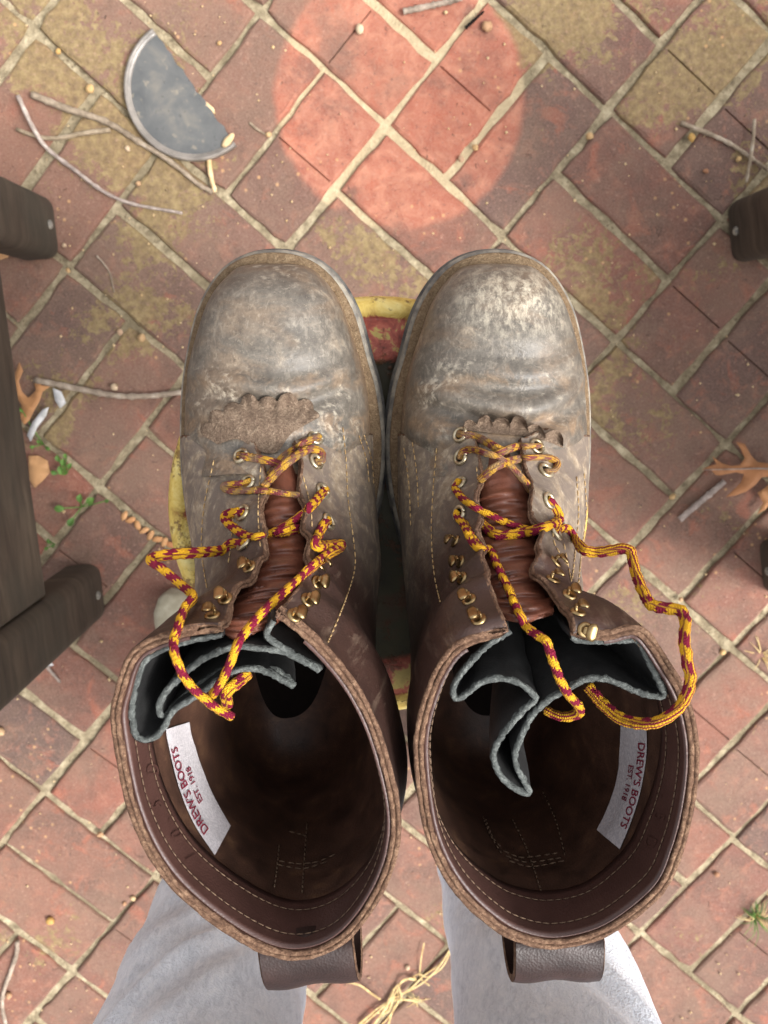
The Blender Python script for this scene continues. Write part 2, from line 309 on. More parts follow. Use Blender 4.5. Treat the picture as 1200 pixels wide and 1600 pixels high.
def m_dish():
    M = MT('broken_dish', .22, .5); n = M.noise(22, 4, .65, None, .5); n2 = M.noise(90, 4)
    c = M.ramp(n, [(.3, lin(72, 74, 75)), (.55, lin(92, 92, 91)), (.78, lin(120, 114, 104))]); c = M.mix(M.math('MULTIPLY', M.step(n2, .6, .72), .5), c, lin(150, 138, 118))
    M.set('Base Color', c); M.set('Roughness', M.math('ADD', .16, M.math('MULTIPLY', n2, .35))); return M.m
def m_twig():
    M = MT('twig_bark', .85, .25); n = M.noise(60, 4, .7); r = M.rnd()
    a = M.ramp(n, [(.3, lin(98, 84, 66)), (.55, lin(146, 130, 108)), (.78, lin(188, 176, 158))]); b = M.ramp(n, [(.3, lin(110, 98, 92)), (.55, lin(164, 150, 142)), (.78, lin(202, 190, 180))])
    M.set('Base Color', M.mix(r, a, b)); M.bump(n, .6, .001); return M.m
def m_rand(name, stops, rough=.75, scale=80):
    M = MT(name, rough, .35); r = M.rnd(); n = M.noise(scale, 4, .6); c = M.ramp(r, stops); M.set('Base Color', M.mix(M.math('MULTIPLY', M.step(n, .4, .7), .45), c, lin(120, 84, 54))); M.bump(n, .4, .001); return M.m

MB, MM = m_brick(), m_mortar()
M_WOOD, M_FLEECE, M_VAMP, M_QUAR = m_wood(), m_fleece(), m_boot('vamp'), m_boot('quarter')
M_LIN = m_leather('shaft_lining', ((50, 34, 27), (80, 55, 43), (120, 88, 63)), .5, scale=60)
M_BAND = m_leather('collar_leather', ((62, 41, 36), (75, 50, 44), (88, 61, 53)), .42, scale=30)
M_LOOP = m_leather('loop_leather', ((34, 22, 19), (46, 30, 26), (60, 41, 35)), .4)
M_BLACK = m_leather('black_gusset_leather', ((28, 28, 28), (46, 46, 46), (72, 72, 70)), .5, scale=40)
M_TONGUE = m_leather('russet_tongue_leather', ((70, 40, 30), (104, 60, 44), (134, 88, 68)), .4, scale=55)
M_KILT = m_fuzz('kiltie_dusty_leather', ((86, 71, 60), (116, 98, 83), (156, 137, 117)))
M_RAW = m_fuzz('raw_leather_edge', ((52, 38, 31), (98, 74, 59), (148, 120, 97)), .55)
M_GREYE = m_fuzz('grey_raw_edge', ((46, 48, 47), (80, 83, 81), (128, 132, 128)), .6)
M_RUB = m_plain('sole_rubber', lin(62, 62, 64), .7, .35, scale=90, c2=lin(112, 108, 100))
M_MID = m_plain('midsole_edge', lin(96, 92, 88), .75, .3, scale=120, c2=lin(150, 142, 128))
M_WELT = m_fuzz('dusty_welt', ((84, 68, 52), (118, 98, 76), (150, 130, 104)))
M_THR = m_plain('waxed_thread', lin(186, 158, 112), .8, .3, scale=300, c2=lin(140, 112, 78))
M_THR2 = m_plain('dark_waxed_thread', lin(112, 92, 74), .8, .3, scale=300, c2=lin(92, 72, 58))
M_BRASS = m_plain('antique_brass', lin(176, 152, 110), .34, .5, scale=120, c2=lin(118, 94, 62), metal=1, bump=.1)
M_NICK = m_plain('worn_eyelet_metal', lin(206, 196, 170), .35, .5, scale=150, c2=lin(140, 124, 96), metal=.85, bump=.1)
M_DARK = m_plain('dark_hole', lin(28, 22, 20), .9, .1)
M_LABEL = m_plain('white_woven_label', lin(222, 216, 218), .9, .2, scale=700, c2=lin(196, 190, 194), bump=.6, bd=.0004)
M_INK = m_plain('maroon_ink', lin(140, 40, 62), .9, .2, scale=400)
M_LACE, M_LACE_D = m_lace(False), m_lace(True)
M_PAINT, M_DISH, M_TWIG = m_paint(), m_dish(), m_twig()
M_IRON = m_plain('rusty_stool_iron', lin(96, 74, 54), .7, .4, scale=40, c2=lin(140, 120, 60))
M_GLASSRIM = m_plain('dish_rim', lin(134, 126, 118), .35, .5, scale=50, c2=lin(104, 98, 92))
M_BONE = m_plain('pale_chip', lin(212, 188, 148), .7, .3, c2=lin(188, 156, 112))
M_PEB = m_rand('seed_husks', [(0, lin(172, 138, 92)), (.3, lin(182, 152, 116)), (.6, lin(150, 104, 76)), (.8, lin(196, 178, 150)), (1, lin(178, 140, 78))])
M_LEAF = m_rand('dry_oak_leaf', [(0, lin(196, 152, 108)), (.5, lin(188, 138, 92)), (1, lin(168, 112, 72))], .6, 40)
M_GREEN = m_plain('weed_green', lin(96, 132, 56), .6, .4, c2=lin(66, 98, 40))
M_STRAW = m_plain('dry_straw', lin(214, 190, 138), .75, .3, scale=120, c2=lin(176, 146, 96))
M_FOIL = m_plain('white_scrap', lin(206, 204, 204), .5, .5, c2=lin(160, 158, 156))
M_SHOE = m_plain('beige_shoe', lin(176, 168, 148), .85, .2, c2=lin(150, 142, 122))

# ------------------------------------------------------------------ ground: patio sheet, bricks
n = 40; V, F = [], []
ground = obj('patio', [(-400, -400, -.004), (400, -400, -.004), (400, 400, -.004), (-400, 400, -.004)], [(0, 1, 2, 3)], m_far_paving(), smooth=False)
tag(ground, kind='structure')
gx = np.linspace(-3.0, 3.0, 240)
V = [(x, y, 0.0005 + .0012 * math.sin(x * 31 + 2 * math.sin(y * 17)) * math.sin(y * 37)) for y in gx - .3 for x in gx]
mortar = obj('mortar_bed', V, gridF(240, 240), MM, ground)
BT = .0065                                      # brick top height
def brick_mesh(seed, score):
    r = np.random.default_rng(seed); hx, hy = .5, .5                  # unit footprint, scaled per brick
    out = []
    L, Wd = .1945, .0928
    per = []
    for k in range(9): per.append((-L/2 + L * k / 9, -Wd/2))
    for k in range(5): per.append((L/2, -Wd/2 + Wd * k / 5))
    for k in range(9): per.append((L/2 - L * k / 9, Wd/2))
    for k in range(5): per.append((-L/2, Wd/2 - Wd * k / 5))
    per = np.array(per); m = len(per); j = r.normal(0, .0009, per.shape); per = per + j
    for c in (0, 9, 14, 23): per[c] *= (1 - r.uniform(.004, .018))
    rings = [(0.0, -.02), (.0, BT - .0042), (.0016, BT - .0012), (.0045, BT)]
    V = []
    for ins, z in rings:
        f = np.stack([per[:, 0] * (1 - 2 * ins / L), per[:, 1] * (1 - 2 * ins / Wd)], 1)
        V += [(*p, z + (r.normal(0, .00035) if z > 0 else 0)) for p in f]
    F = gridF(4, m, True)
    top = [3 * m + k for k in range(m)]
    if score:                                                         # shallow groove across the middle
        a = [3*m + k for k in range(0, 5)]; 
        g = len(V); w = .0013
        V += [(-w, -Wd/2 + .004, BT), (0, -Wd/2 + .004, BT - .0035), (w, -Wd/2 + .004, BT), (-w, Wd/2 - .004, BT), (0, Wd/2 - .004, BT - .0035), (w, Wd/2 - .004, BT)]
        left = [3*m + k for k in list(range(0, 5))] + [g, g + 3] + [3*m + k for k in range(19, m)]
        right = [3*m + k for k in range(5, 19)] + [g + 5, g + 2]
        F += [tuple(left), tuple(right), (g, g+1, g+4, g+3), (g+1, g+2, g+5, g+4), (3*m+4, 3*m+5, g+2, g+1, g), (g+3, g+4, g+5, 3*m+18, 3*m+19)]
    else: F.append(tuple(top))
    me = bpy.data.meshes.new('brick'); me.from_pydata([tuple(map(float, v)) for v in V], [], F); me.materials.append(MB)
    me.update(); return me
plain = [brick_mesh(k, False) for k in range(7)]; scored = [brick_mesh(20 + k, True) for k in range(4)]
SC = {(0, -2, 'v'), (0, 0, 'u'), (2, 2, 'u'), (0, 4, 'u'), (0, 5, 'u')}
cand = []
for i in range(-24, 20):
    for j in range(-22, 22):
        for k in range(2):
            u0, v0 = 2 * i, 2 * j
            if (i + j) % 2 == 0: a, b = (u0, v0 + k), (u0 + 2, v0 + k + 1); o = 'u'
            else: a, b = (u0 + k, v0), (u0 + k + 1, v0 + 2); o = 'v'
            c = lat((a[0] + b[0]) / 2, (a[1] + b[1]) / 2)
            if max(abs(c[0]), abs(c[1] + .3)) < 3.0: cand.append((math.hypot(c[0] * 1.15, c[1] + .3), a, b, o, c))
cand.sort(key=lambda t: t[0])
fV, fF = [], []
for q, (d, a, b, o, c) in enumerate(cand):
    um, vm = (a[0] + b[0]) / 2, (a[1] + b[1]) / 2
    e = (lat(b[0], vm) - lat(a[0], vm)) if o == 'u' else (lat(um, b[1]) - lat(um, a[1]))
    w = (lat(um, b[1]) - lat(um, a[1])) if o == 'u' else (lat(b[0], vm) - lat(a[0], vm))
    ang = math.atan2(e[1], e[0]) + random.choice((0, math.pi)) + random.gauss(0, .006)
    sx, sy = np.linalg.norm(e) / .2032, np.linalg.norm(w) / .1016
    sc = (a[0], a[1], o) in SC or (o == 'u' and random.random() < .3)
    me = random.choice(scored if sc else plain)
    loc = (c[0] + random.gauss(0, .0012), c[1] + random.gauss(0, .0012), random.gauss(0, .0013)); rot = (random.gauss(0, .010), random.gauss(0, .007), ang)
    if q < 298:
        br = bpy.data.objects.new('brick', me); COL.objects.link(br); br.parent = ground
        br.location = loc; br.rotation_euler = rot; br.scale = (sx * random.uniform(.985, 1.012), sy * random.uniform(.98, 1.02), 1)
    else:
        Mx = Matrix.Translation(loc) @ Matrix.Rotation(ang, 4, 'Z') @ Matrix.Diagonal((sx, sy, 1, 1)); n0 = len(fV)
        fV += [Mx @ v.co for v in me.vertices]; fF += [tuple(i + n0 for i in p.vertices) for p in me.polygons]
far = obj('far_bricks', fV, fF, MB, ground, smooth=False); tag(far, kind='stuff')

# ------------------------------------------------------------------ stool
ZS = 0.6465; SCX, SCY = -0.001, -0.100; SR = 0.1370
stool = empty('stool', (SCX, SCY, 0))
tag(stool, 'round metal stool with chipped yellow, red and green paint carrying the pair of boots', 'stool')
def lathe(prof, n=72):
    V = [(SCX + r * math.cos(2*math.pi*k/n), SCY + r * math.sin(2*math.pi*k/n), z) for r, z in prof for k in range(n)]
    return V, gridF(len(prof), n, True)
V, F = lathe([(.0001, ZS - .004), (.06, ZS - .004), (.094, ZS - .004), (.097, ZS - .0015), (.100, ZS - .0005), (.118, ZS - .0005), (.1215, ZS - .003), (.1235, ZS - .003), (.126, ZS), (.131, ZS - .0005), (.135, ZS - .0045), (SR, ZS - .011), (SR, ZS - .028), (.135, ZS - .030), (.134, ZS - .012), (.0001, ZS - .012)])
seat = fixn(obj('seat', [(x - SCX, y - SCY, z - ZS) for x, y, z in V], F, M_PAINT)); seat.parent = stool; seat.location = (0, 0, ZS)
for k in range(4):
    a = math.pi / 4 + k * math.pi / 2; p = [(SCX + math.cos(a) * r, SCY + math.sin(a) * r, z) for r, z in ((.085, ZS - .014), (.115, .3), (.145, .004))]
    V, F, _ = tube(cr(p, 12), .0125, 12); fixn(obj('leg', V, F, M_IRON, stool))
p = [(SCX + .125 * math.cos(t), SCY + .125 * math.sin(t), .2) for t in np.linspace(0, 2 * math.pi, 49)]
V, F, _ = tube(p, .008, 8); fixn(obj('foot_ring', V, F, M_IRON, stool))

# ------------------------------------------------------------------ two dark wooden chairs facing each other
def chair(name, label, p1, p2, side):
    # p1, p2: inner front corners of the two front legs on the ground; side -1: chair stands to the left
    a, b = np.array(p1[:2]), np.array(p2[:2]); w = b - a; Wd = np.linalg.norm(w); ey = w / Wd; ex = np.array([-ey[1], ey[0]])
    if ex[0] * side < 0: ex = -ex                      # ex points to the back of the chair
    e = empty(name, (*((a + b) / 2), 0)); tag(e, label, 'chair', 'dark wooden chairs facing each other')
    R = Matrix(((ex[0], ey[0], 0), (ex[1], ey[1], 0), (0, 0, 1)))
    def part(nm, bx, by, bz, sx, sy, sz, Rl=None, bev=.006):
        c = a + ex * bx + ey * by; V, F = box((c[0], c[1], bz), sx, sy, sz, bev, R=R @ Rl if Rl else R); return fixn(obj(nm, V, F, M_WOOD, e, smooth=bev > .015))
    lw = .078; lt = .055
    for by in (lw / 2, Wd - lw / 2):
        part('leg', lt / 2, by, .27, lt, lw, .54, bev=.0155)
    for by in (lw / 2, Wd - lw / 2):
        c = a + ex * -.001 + ey * by; bm = bmesh.new(); bmesh.ops.create_uvsphere(bm, u_segments=12, v_segments=8, radius=.006); bm.verts.index_update()
        V = [Vector((v.co.x * .6 + c[0], v.co.y + c[1], v.co.z + .035)) for v in bm.verts]; F = [[v.index for v in f.verts] for f in bm.faces]; bm.free(); obj('bolt', V, F, M_MID, e)
    for by in (.03, Wd - .03):
        part('rear_leg', .60, by, .17, .035, .05, .34); part('arm', .30, by, .555, .72, .11, .026, bev=.01); part('side_rail', .31, by + (.03 if by < .1 else -.03), .27, .56, .028, .09)
    part('front_rail', .022, Wd / 2, .275, .030, Wd - 2 * lw - .003, .18)
    for k in range(6): part('seat_slat', .05 + .088 * k, Wd / 2, .385 - .012 * k, .078, Wd - .10 if k else Wd - .17, .022, Matrix.Rotation(.13, 3, 'Y'))
    for k in range(6): part('back_slat', .66, .07 + (Wd - .14) * k / 5, .63, .022, .075, .78, Matrix.Rotation(.35, 3, 'Y'))
    part('back_rail', .70, Wd / 2, .80, .03, Wd, .07, Matrix.Rotation(.35, 3, 'Y'))
    return e
chair('garden_chair', 'dark weathered wooden chair at left whose two front legs stand beside the twigs', at(86, 308, 0), at(170, 962, 0), -1)
chair('garden_chair', 'dark weathered wooden chair at right, cut by the photo edge near the oak leaf', at(1130, 318, 0), at(1188, 925, 0), 1)

# ------------------------------------------------------------------ boots
ZW = ZS + .030                                  # top of the welt
SOLE_IN = [(.0620, 0.0), (.0602, .0150), (.0540, .0285), (.0425, .0400), (.025, .0495), (0, .0565), (-.02, .0620), (-.05, .0655), (-.08, .0635), (-.11, .057), (-.14, .046), (-.18, .041), (-.21, .041), (-.235, .033), (-.25, .017), (-.256, .0)]
SOLE_OUT = [(.0620, 0.0), (.0602, -.0145), (.0540, -.0280), (.0430, -.0390), (.026, -.0490), (.004, -.0560), (-.02, -.0605), (-.05, -.0625), (-.08, -.0620), (-.115, -.057), (-.15, -.043), (-.18, -.039), (-.21, -.037), (-.235, -.029), (-.25, -.015), (-.256, 0)]
AX = -0.0605; MID = 0.0035                      # left boot axis; mirror line of the pair
Tt = [  # s, T(y,z), B(y,z), half width inner, outer, superellipse exponents; z relative to welt
 (0.000, .0515, .002, .0515, -.002, .009, .009, 2.2),
 (0.030, .0493, .014, .0498, -.003, .0195, .0190, 2.3),
 (0.070, .0420, .028, .0430, -.003, .0285, .0275, 2.4),
 (0.120, .0320, .0395, .0320, -.003, .0365, .0360, 2.4),
 (0.190, .0120, .0485, .0120, -.003, .0440, .0445, 2.35),
 (0.260, -.0100, .0530, -.0100, -.003, .0510, .0510, 2.3),
 (0.330, -.0300, .0590, -.0300, -.003, .0540, .0530, 2.2),
 (0.390, -.0480, .0690, -.0520, -.003, .0550, .0535, 2.15),
 (0.440, -.0600, .0820, -.0780, -.003, .0540, .0520, 2.15),
 (0.500, -.0700, .0970, -.1250, -.003, .0450, .0490, 2.2),
 (0.570, -.0790, .1120, -.1850, -.003, .0410, .0440, 2.3),
 (0.650, -.0860, .1270, -.2420, .010, .0400, .0410, 2.3),
 (0.740, -.0920, .1430, -.2520, .055, .0420, .0420, 2.2),
 (0.840, -.0980, .1600, -.2500, .100, .0460, .0460, 2.1),
 (0.930, -.1030, .1760, -.2490, .148, .0510, .0510, 2.05),
 (1.000, -.1060, .1890, -.2490, .187, .0550, .0550, 2.0)]
TS = np.array([r[0] for r in Tt]); TV = np.array([r[1:] for r in Tt])
S_THROAT = .378
class Body:
    def __init__(b, side, rim):
        b.side = side                                               # -1 left boot, +1 right boot
        th = np.radians([r[0] for r in rim]); pts = np.array([at(r[1], r[2], ZW + .187 + (r[3] if len(r) > 3 else 0)) for r in rim])
        T = np.r_[th - 2*math.pi, th, th + 2*math.pi]; b.rim = lambda q: crp(np.mod(q, 2*math.pi), T, np.vstack([pts, pts, pts]))
    def raw(b, s, th):                                              # s (n,), th (n,) -> (n,3); th 0 = front/top, + towards world +x
        s = np.asarray(s, float); th = np.asarray(th, float)
        q = crp(s, TS, TV); c, sn = np.cos(th), np.sin(th); e = 2 / q[:, 6]
        cc = np.sign(c) * np.abs(c) ** e; ss = np.sign(sn) * np.abs(sn) ** e
        foot = 1 - sm(.40, .62, s)                                  # foot sections: flat bottom, widest at the welt
        my = (q[:, 0] + q[:, 2]) / 2; mz = (q[:, 1] + q[:, 3]) / 2
        hy = (q[:, 0] - q[:, 2]) / 2; hz = (q[:, 1] - q[:, 3]) / 2
        yA, zA = my + hy * cc, mz + hz * cc
        up = np.maximum(cc, 0); zb = q[:, 3] + .004
        yB = q[:, 2] + (q[:, 0] - q[:, 2]) * up; zB = np.where(cc >= 0, zb + (q[:, 1] - zb) * up ** 1.0, zb + .006 * cc)
        y = yA * (1 - foot) + yB * foot; z = zA * (1 - foot) + zB * foot
        inner = (ss * b.side < 0)                                   # left boot: inner side is +x
        w = np.where(inner, q[:, 4] + (.016 if b.side < 0 else .0085) * sm(.42, .52, s) * (1 - sm(.86, 1, s)), q[:, 5] - (.006 if b.side < 0 else .004) * sm(.44, .54, s) * (1 - sm(.7, .85, s)))
        x = (AX if b.side < 0 else 2 * MID - AX) + ss * w
        return np.stack([x, y, z + ZW], 1)
    def pos(b, s, th):
        s = np.asarray(s, float) + 0 * np.asarray(th, float); th = np.asarray(th, float) + 0 * s; sh = s.shape; s, th = s.ravel(), th.ravel()
        P = b.raw(s, th); w = sm(.58, 1.0, s)[:, None]
        P = P + w * (b.rim(th) - b.raw(np.ones_like(s), th)); return P.reshape(*sh, 3)
def normals(G, wrapc=False):
    du = np.gradient(G, axis=0); dv = np.gradient(G, axis=1); N = np.cross(dv, du); N /= np.linalg.norm(N, axis=2)[..., None] + 1e-12; return N
def bvh_of(*obs):
    V, F = [], []
    for o in obs:
        n = len(V); V += [o.matrix_world @ v.co for v in o.data.vertices]; F += [tuple(i + n for i in p.vertices) for p in o.data.polygons]
    return BVHTree.FromPolygons(V, F)
CAMP = Vector((0, 0, CAM_H))
def cast(bv, px, py, lift=0.0):
    d = Vector(at(px, py, 0)) - CAMP; d.normalize(); l, nrm, i, t = bv.ray_cast(CAMP, d)
    if l is None: return None, None
    if nrm.dot(d) > 0: nrm = -nrm
    return l + nrm * lift, nrm
def ribbon(path, depth, thick, topmat, sidemat, name, parent, inward=None, rows=7, taper=None):
    # folded leather sheet: top edge follows path (n,3), hangs down by depth; each sample may be drawn towards a point
    P = np.asarray(path, float); n = len(P); T = np.gradient(P, axis=0); T[:, 2] = 0; T /= np.linalg.norm(T, axis=1)[:, None] + 1e-9
    N = np.stack([-T[:, 1], T[:, 0], 0 * T[:, 0]], 1); GA, GB = [], []
    for k in range(rows):
        f = k / (rows - 1); Q = P.copy(); Q[:, 2] -= depth * f
        if inward is not None: Q[:, :2] = Q[:, :2] * (1 - .55 * f ** 1.3) + np.asarray(inward)[None, :2] * .55 * f ** 1.3
        Q += .0008 * vnoise(Q * 120, 3)[:, None]
        GA.append(Q + N * thick / 2); GB.append(Q - N * thick / 2)
    A, B = np.array(GA), np.array(GB)
    V = list(A.reshape(-1, 3)) + list(B.reshape(-1, 3)); F = gridF(rows, n) + [f[::-1] for f in gridF(rows, n, False, rows * n)]
    for k in range(rows - 1):
        for j in (0, n - 1): F.append((k*n + j, (k+1)*n + j, rows*n + (k+1)*n + j, rows*n + k*n + j))
    o = fixn(obj(name, V, F, sidemat, parent))
    # raw top edge: rounded, a little ragged
    rr = np.random.default_rng(5); rows_e = []
    for a, zoff in ((-.56, -.0010), (-.52, .0004), (-.25, .0011), (.25, .0011), (.52, .0004), (.56, -.0010)):
        q = P + N * thick * a; q[:, 2] += zoff; q += rr.normal(0, .00020, q.shape); rows_e.append(q)
    E = np.array(rows_e); eo = fixn(obj('raw_edge', E.reshape(-1, 3), gridF(6, n), topmat, o)); return o
def stitches(bv, lines, mat, parent, step=.0042, ln=.0030, r=.00042, lift=.0004, name='stitching'):
    parts = []
    for L in lines:
        P = cr(np.array(L, float), max(12, int(np.sum(np.linalg.norm(np.diff(np.array(L, float), axis=0), axis=1)) / 3)))
        pts = []
        for px, py in P:
            l, nn = cast(bv, px, py, lift)
            if l is not None and (not pts or (l - pts[-1]).length < .012): pts.append(l)
        if len(pts) < 3: continue
        A = np.array(pts); D = np.r_[0, np.cumsum(np.linalg.norm(np.diff(A, axis=0), axis=1))]; t = 0
        while t + ln < D[-1]:
            seg = np.stack([[np.interp(t + ln * f, D, A[:, k]) for k in range(3)] for f in (0, .5, 1)]); parts.append(tube(seg, [r * .6, r, r * .6], 5)[:2]); t += step * random.uniform(.9, 1.1)
    if parts: V, F = join(parts); o = obj(name, V, F, mat, parent); tag(o, kind='stuff'); return o

def build_boot(side, D):
    root = empty('work_boot', (AX if side < 0 else 2*MID - AX, -.10, ZS)); tag(root, D['label'], 'boot', 'pair of lace-up work boots')
    X = lambda lx: (AX + lx) if side < 0 else (2*MID - AX - lx)
    # ---- sole stack
    loop = cr(SOLE_IN + SOLE_OUT[::-1][1:-1], 130, True)
    cen = np.array([-.1, 0.0])
    def layer(name, z0, z1, inset, mat, ymax=None, ymin=None, bev=.0012, wob=.0):
        L = loop.copy(); Tn = np.roll(L, -1, 0) - np.roll(L, 1, 0); Nn = np.stack([Tn[:, 1], -Tn[:, 0]], 1); Nn /= np.linalg.norm(Nn, axis=1)[:, None]
        if np.mean(np.sum(Nn * (L - cen), 1)) < 0: Nn = -Nn
        L = L - Nn * inset
        if ymin is not None: L[:, 0] = np.maximum(L[:, 0], ymin)
        if ymax is not None: L[:, 0] = np.minimum(L[:, 0], ymax)
        rise = .009 * sm(-.01, .061, L[:, 0]) ** 1.2
        V = []; m = len(L)
        for ins, z in ((bev, z0), (0, z0 + bev), (0, z1 - bev), (bev, z1), (.014, z1)):
            q = L - Nn * ins; V += [(X(q[k, 1]), q[k, 0], z + rise[k] + wob * math.sin(k * 1.7)) for k in range(m)]
        F = gridF(5, m, True) + [tuple(range(m)), tuple(4*m + k for k in range(m))]
        return fixn(obj(name, V, F, mat, root))
    sole = layer('outsole', ZS + .001, ZS + .014, .0, M_RUB, bev=.002)
    layer('midsole', ZS + .0145, ZS + .0235, .0016, M_MID, bev=.002)
    layer('welt', ZS + .024, ZW, .0040, M_WELT)
    # ---- vamp
    b = Body(side, D['rim']); nS, nT = 60, 96
    ss = np.linspace(0, S_THROAT + .06, nS) ** 1.0; th = np.linspace(0, 2*math.pi, nT, endpoint=False)
    G = b.pos(ss[:, None] + 0*th[None], th[None] + 0*ss[:, None]); rise = .009 * sm(-.01, .061, G[..., 1]) ** 1.2; G[..., 2] += rise * .9
    # walking creases across the vamp and lumps
    up = np.clip(np.cos(th), 0, 1)[None] ** .6
    cre = np.zeros(G.shape[:2]); yy = G[..., 1]; xx = G[..., 0] - X(0)
    for y0, amp, wd, bow in D['creases']:
        cre += -amp * np.exp(-((yy - y0 - bow * (xx / .05) ** 2 + .002 * np.sin(xx * 90)) / wd) ** 2) + .55 * amp * np.exp(-((yy - y0 - bow * (xx / .05) ** 2 - 1.8 * wd) / (1.4 * wd)) ** 2)
    tuck = sm(.37, .40, ss)[:, None]; G[..., 0] = X(0) + (G[..., 0] - X(0)) * (1 - .07 * tuck); G[..., 2] -= .0032 * tuck * up; cre = cre * (1 - tuck)
    G[..., 2] += (cre + .0009 * vnoise(G * 60, 11 + side)) * up
    Vv = list(G.reshape(-1, 3)); F = gridF(nS, nT, True); Vv.append(G[0].mean(0)); F += [(len(Vv)-1, (k+1) % nT, k) for k in range(nT)]
    vamp = fixn(obj('vamp', Vv, F, M_VAMP, root))
    # insole inside, coloured near-black to carry the shade deep in the boot
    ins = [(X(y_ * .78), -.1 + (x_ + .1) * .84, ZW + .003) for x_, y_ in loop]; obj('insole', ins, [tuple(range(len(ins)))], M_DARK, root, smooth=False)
    # ---- quarters + shaft
    rows, cols = 84, 150
    s = np.linspace(S_THROAT, 1, rows); thR, thL = math.radians(D['th'][0]), math.radians(D['th'][1])
    tj = np.linspace(0, 1, cols); ang = thR + (2*math.pi - thL - thR) * tj
    hump = np.exp(-(np.minimum(tj, 1 - tj) * (2*math.pi) / math.radians(13)) ** 2)
    Sg = s[:, None] + (1 - s[:, None]) * 0
    Sg = S_THROAT + (s[:, None] - S_THROAT) * (1 - 0) + 0 * ang[None]
    startR = .028 * hump[None] * (1 - (s[:, None] - S_THROAT) / (1 - S_THROAT)) ** 6
    Sg = np.clip(Sg + startR, 0, 1); A = ang[None] + 0 * Sg; G = b.pos(Sg, A)
    # pull the two front edges onto the facing lines
    Tpt = b.pos(s, 0 * s); Tpy = np.array([proj(p)[1] for p in b.raw(s, 0 * s)])
    for which, tab in (('R', D['faceR']), ('L', D['faceL'])):
        tab = np.array(tab, float); py = np.clip(Tpy, tab[0, 1], tab[-1, 1]); pxs = np.interp(py, tab[:, 1], tab[:, 0])
        zT = b.raw(s, 0*s)[:, 2] - .002
        E = np.array([at(pxs[i], py[i], zT[i]) for i in range(rows)])
        corner = b.rim(np.array([thR if which == 'R' else 2*math.pi - thL]))[0]
        wtop = sm(.86, 1.0, s)[:, None]; E = E * (1 - wtop) + corner * wtop
        # scalloped, relaxed edge
        j0 = 0 if which == 'R' else cols - 1; dlt = E - G[:, j0]
        d_ang = np.abs(ang - ang[j0]); fall = np.exp(-(d_ang / math.radians(34)) ** 2)
        G = G + dlt[:, None, :] * fall[None, :, None]
    N = normals(G); c0 = G.mean(axis=(0, 1))
    if np.mean(np.sum(N * (G - G.mean(axis=1, keepdims=True)), 2)) < 0: N = -N
    # soft ripples between the eyelets, sag of the shaft
    edge = np.exp(-(np.minimum(tj, 1 - tj) * 2 * math.pi / math.radians(26)) ** 2)[None]
    rip = .0016 * np.sin((s[:, None] - S_THROAT) * 2 * math.pi * 9 + side) * edge + .0012 * vnoise(G * np.array([45, 45, 60]), 21 + side) * sm(.45, .7, s)[:, None]
    G = G + N * (rip + .0028)[..., None]
    tk = np.where(s > .9, .0042, .0034)[:, None, None] + 0 * N[..., :1]
    I = G - N * tk
    q_out = fixn(obj('shaft', G.reshape(-1, 3), gridF(rows, cols), M_QUAR, root))
    lin_ = fixn(obj('lining', I.reshape(-1, 3), gridF(rows, cols), M_LIN, root))
    # raw edge all along facing R (up), rim, facing L (down)
    bo = [(i, 0) for i in range(0, rows)] + [(rows-1, j) for j in range(1, cols)] + [(i, cols-1) for i in range(rows-2, -1, -1)] + [(0, j) for j in range(cols-2, 0, -1)]
    O = np.array([G[i, j] for i, j in bo]); Ii = np.array([I[i, j] for i, j in bo]); inw = []
    for i, j in bo:
        if i == rows-1: d = G[rows-1, j] - G[rows-2, j]
        elif i == 0: d = G[0, j] - G[1, j]
        elif j == 0: d = G[i, 0] - G[i, 1]
        else: d = G[i, -1] - G[i, -2]
        inw.append(d / (np.linalg.norm(d) + 1e-9))
    inw = np.array(inw); rr = np.random.default_rng(3); E = []
    for f, o_ in ((-.02, -.0008), (.0, .0002), (.2, .0006), (.42, .0005), (.5, -.0012), (.58, .0005), (.8, .0006), (1.0, .0001), (1.01, -.0008)):
        E.append(O * (1 - f) + Ii * f + inw * o_ + rr.normal(0, .00013, O.shape))
    E = np.array(E); fixn(obj('raw_edge', E.reshape(-1, 3), gridF(len(E), len(bo)), M_RAW, root))
    # ---- collar band inside the rim
    r0 = int(rows * D.get('band', .80)); jj = slice(8, cols - 8); NB = N[r0:rows, jj]; BI = I[r0:rows, jj] - NB * .0016
    nr, nc = BI.shape[:2]; V = list(BI.reshape(-1, 3)); F = gridF(nr, nc); base = len(V); V += list((I[r0, jj] + NB[0] * .0005)); F += [(j, j+1, base+j+1, base+j) for j in range(nc-1)]
    base2 = len(V); V += list(I[rows-1, jj] - NB[-1] * .0002 - np.array([0, 0, .0012])); F += [((nr-1)*nc+j, (nr-1)*nc+j+1, base2+j+1, base2+j) for j in range(nc-1)]
    band = fixn(obj('collar_band', V, F, M_BAND, root))
    bv_out = bvh_of(q_out, vamp); bv_in = bvh_of(lin_, band)
    # ---- tongue
    tc = np.array(D['tongue'], float); C = cr(tc, 140); nW = 15; TG = []
    zt = lambda py: np.interp(py, Tpy, b.raw(s, 0*s)[:, 2])
    for i, (px, py, hw) in enumerate(C):
        f = i / 139; row = []
        for k in range(nW):
            a = -1 + 2 * k / (nW - 1); z = zt(py) - .0085 + .0072 * (1 - sm(.08, .42, f)) - .006 * a * a + (.0014 * math.sin(f * 74 + 2.4 * math.sin(a * 1.7 + f * 9)) + .0009 * math.sin(f * 133 + 3 * a)) * sm(.12, .35, f) * (1 - .3 * a * a)
            p = at(px + a * hw, py + 6 * a * a * (1 if f < .9 else -1), z); row.append(p)
        TG.append(row)
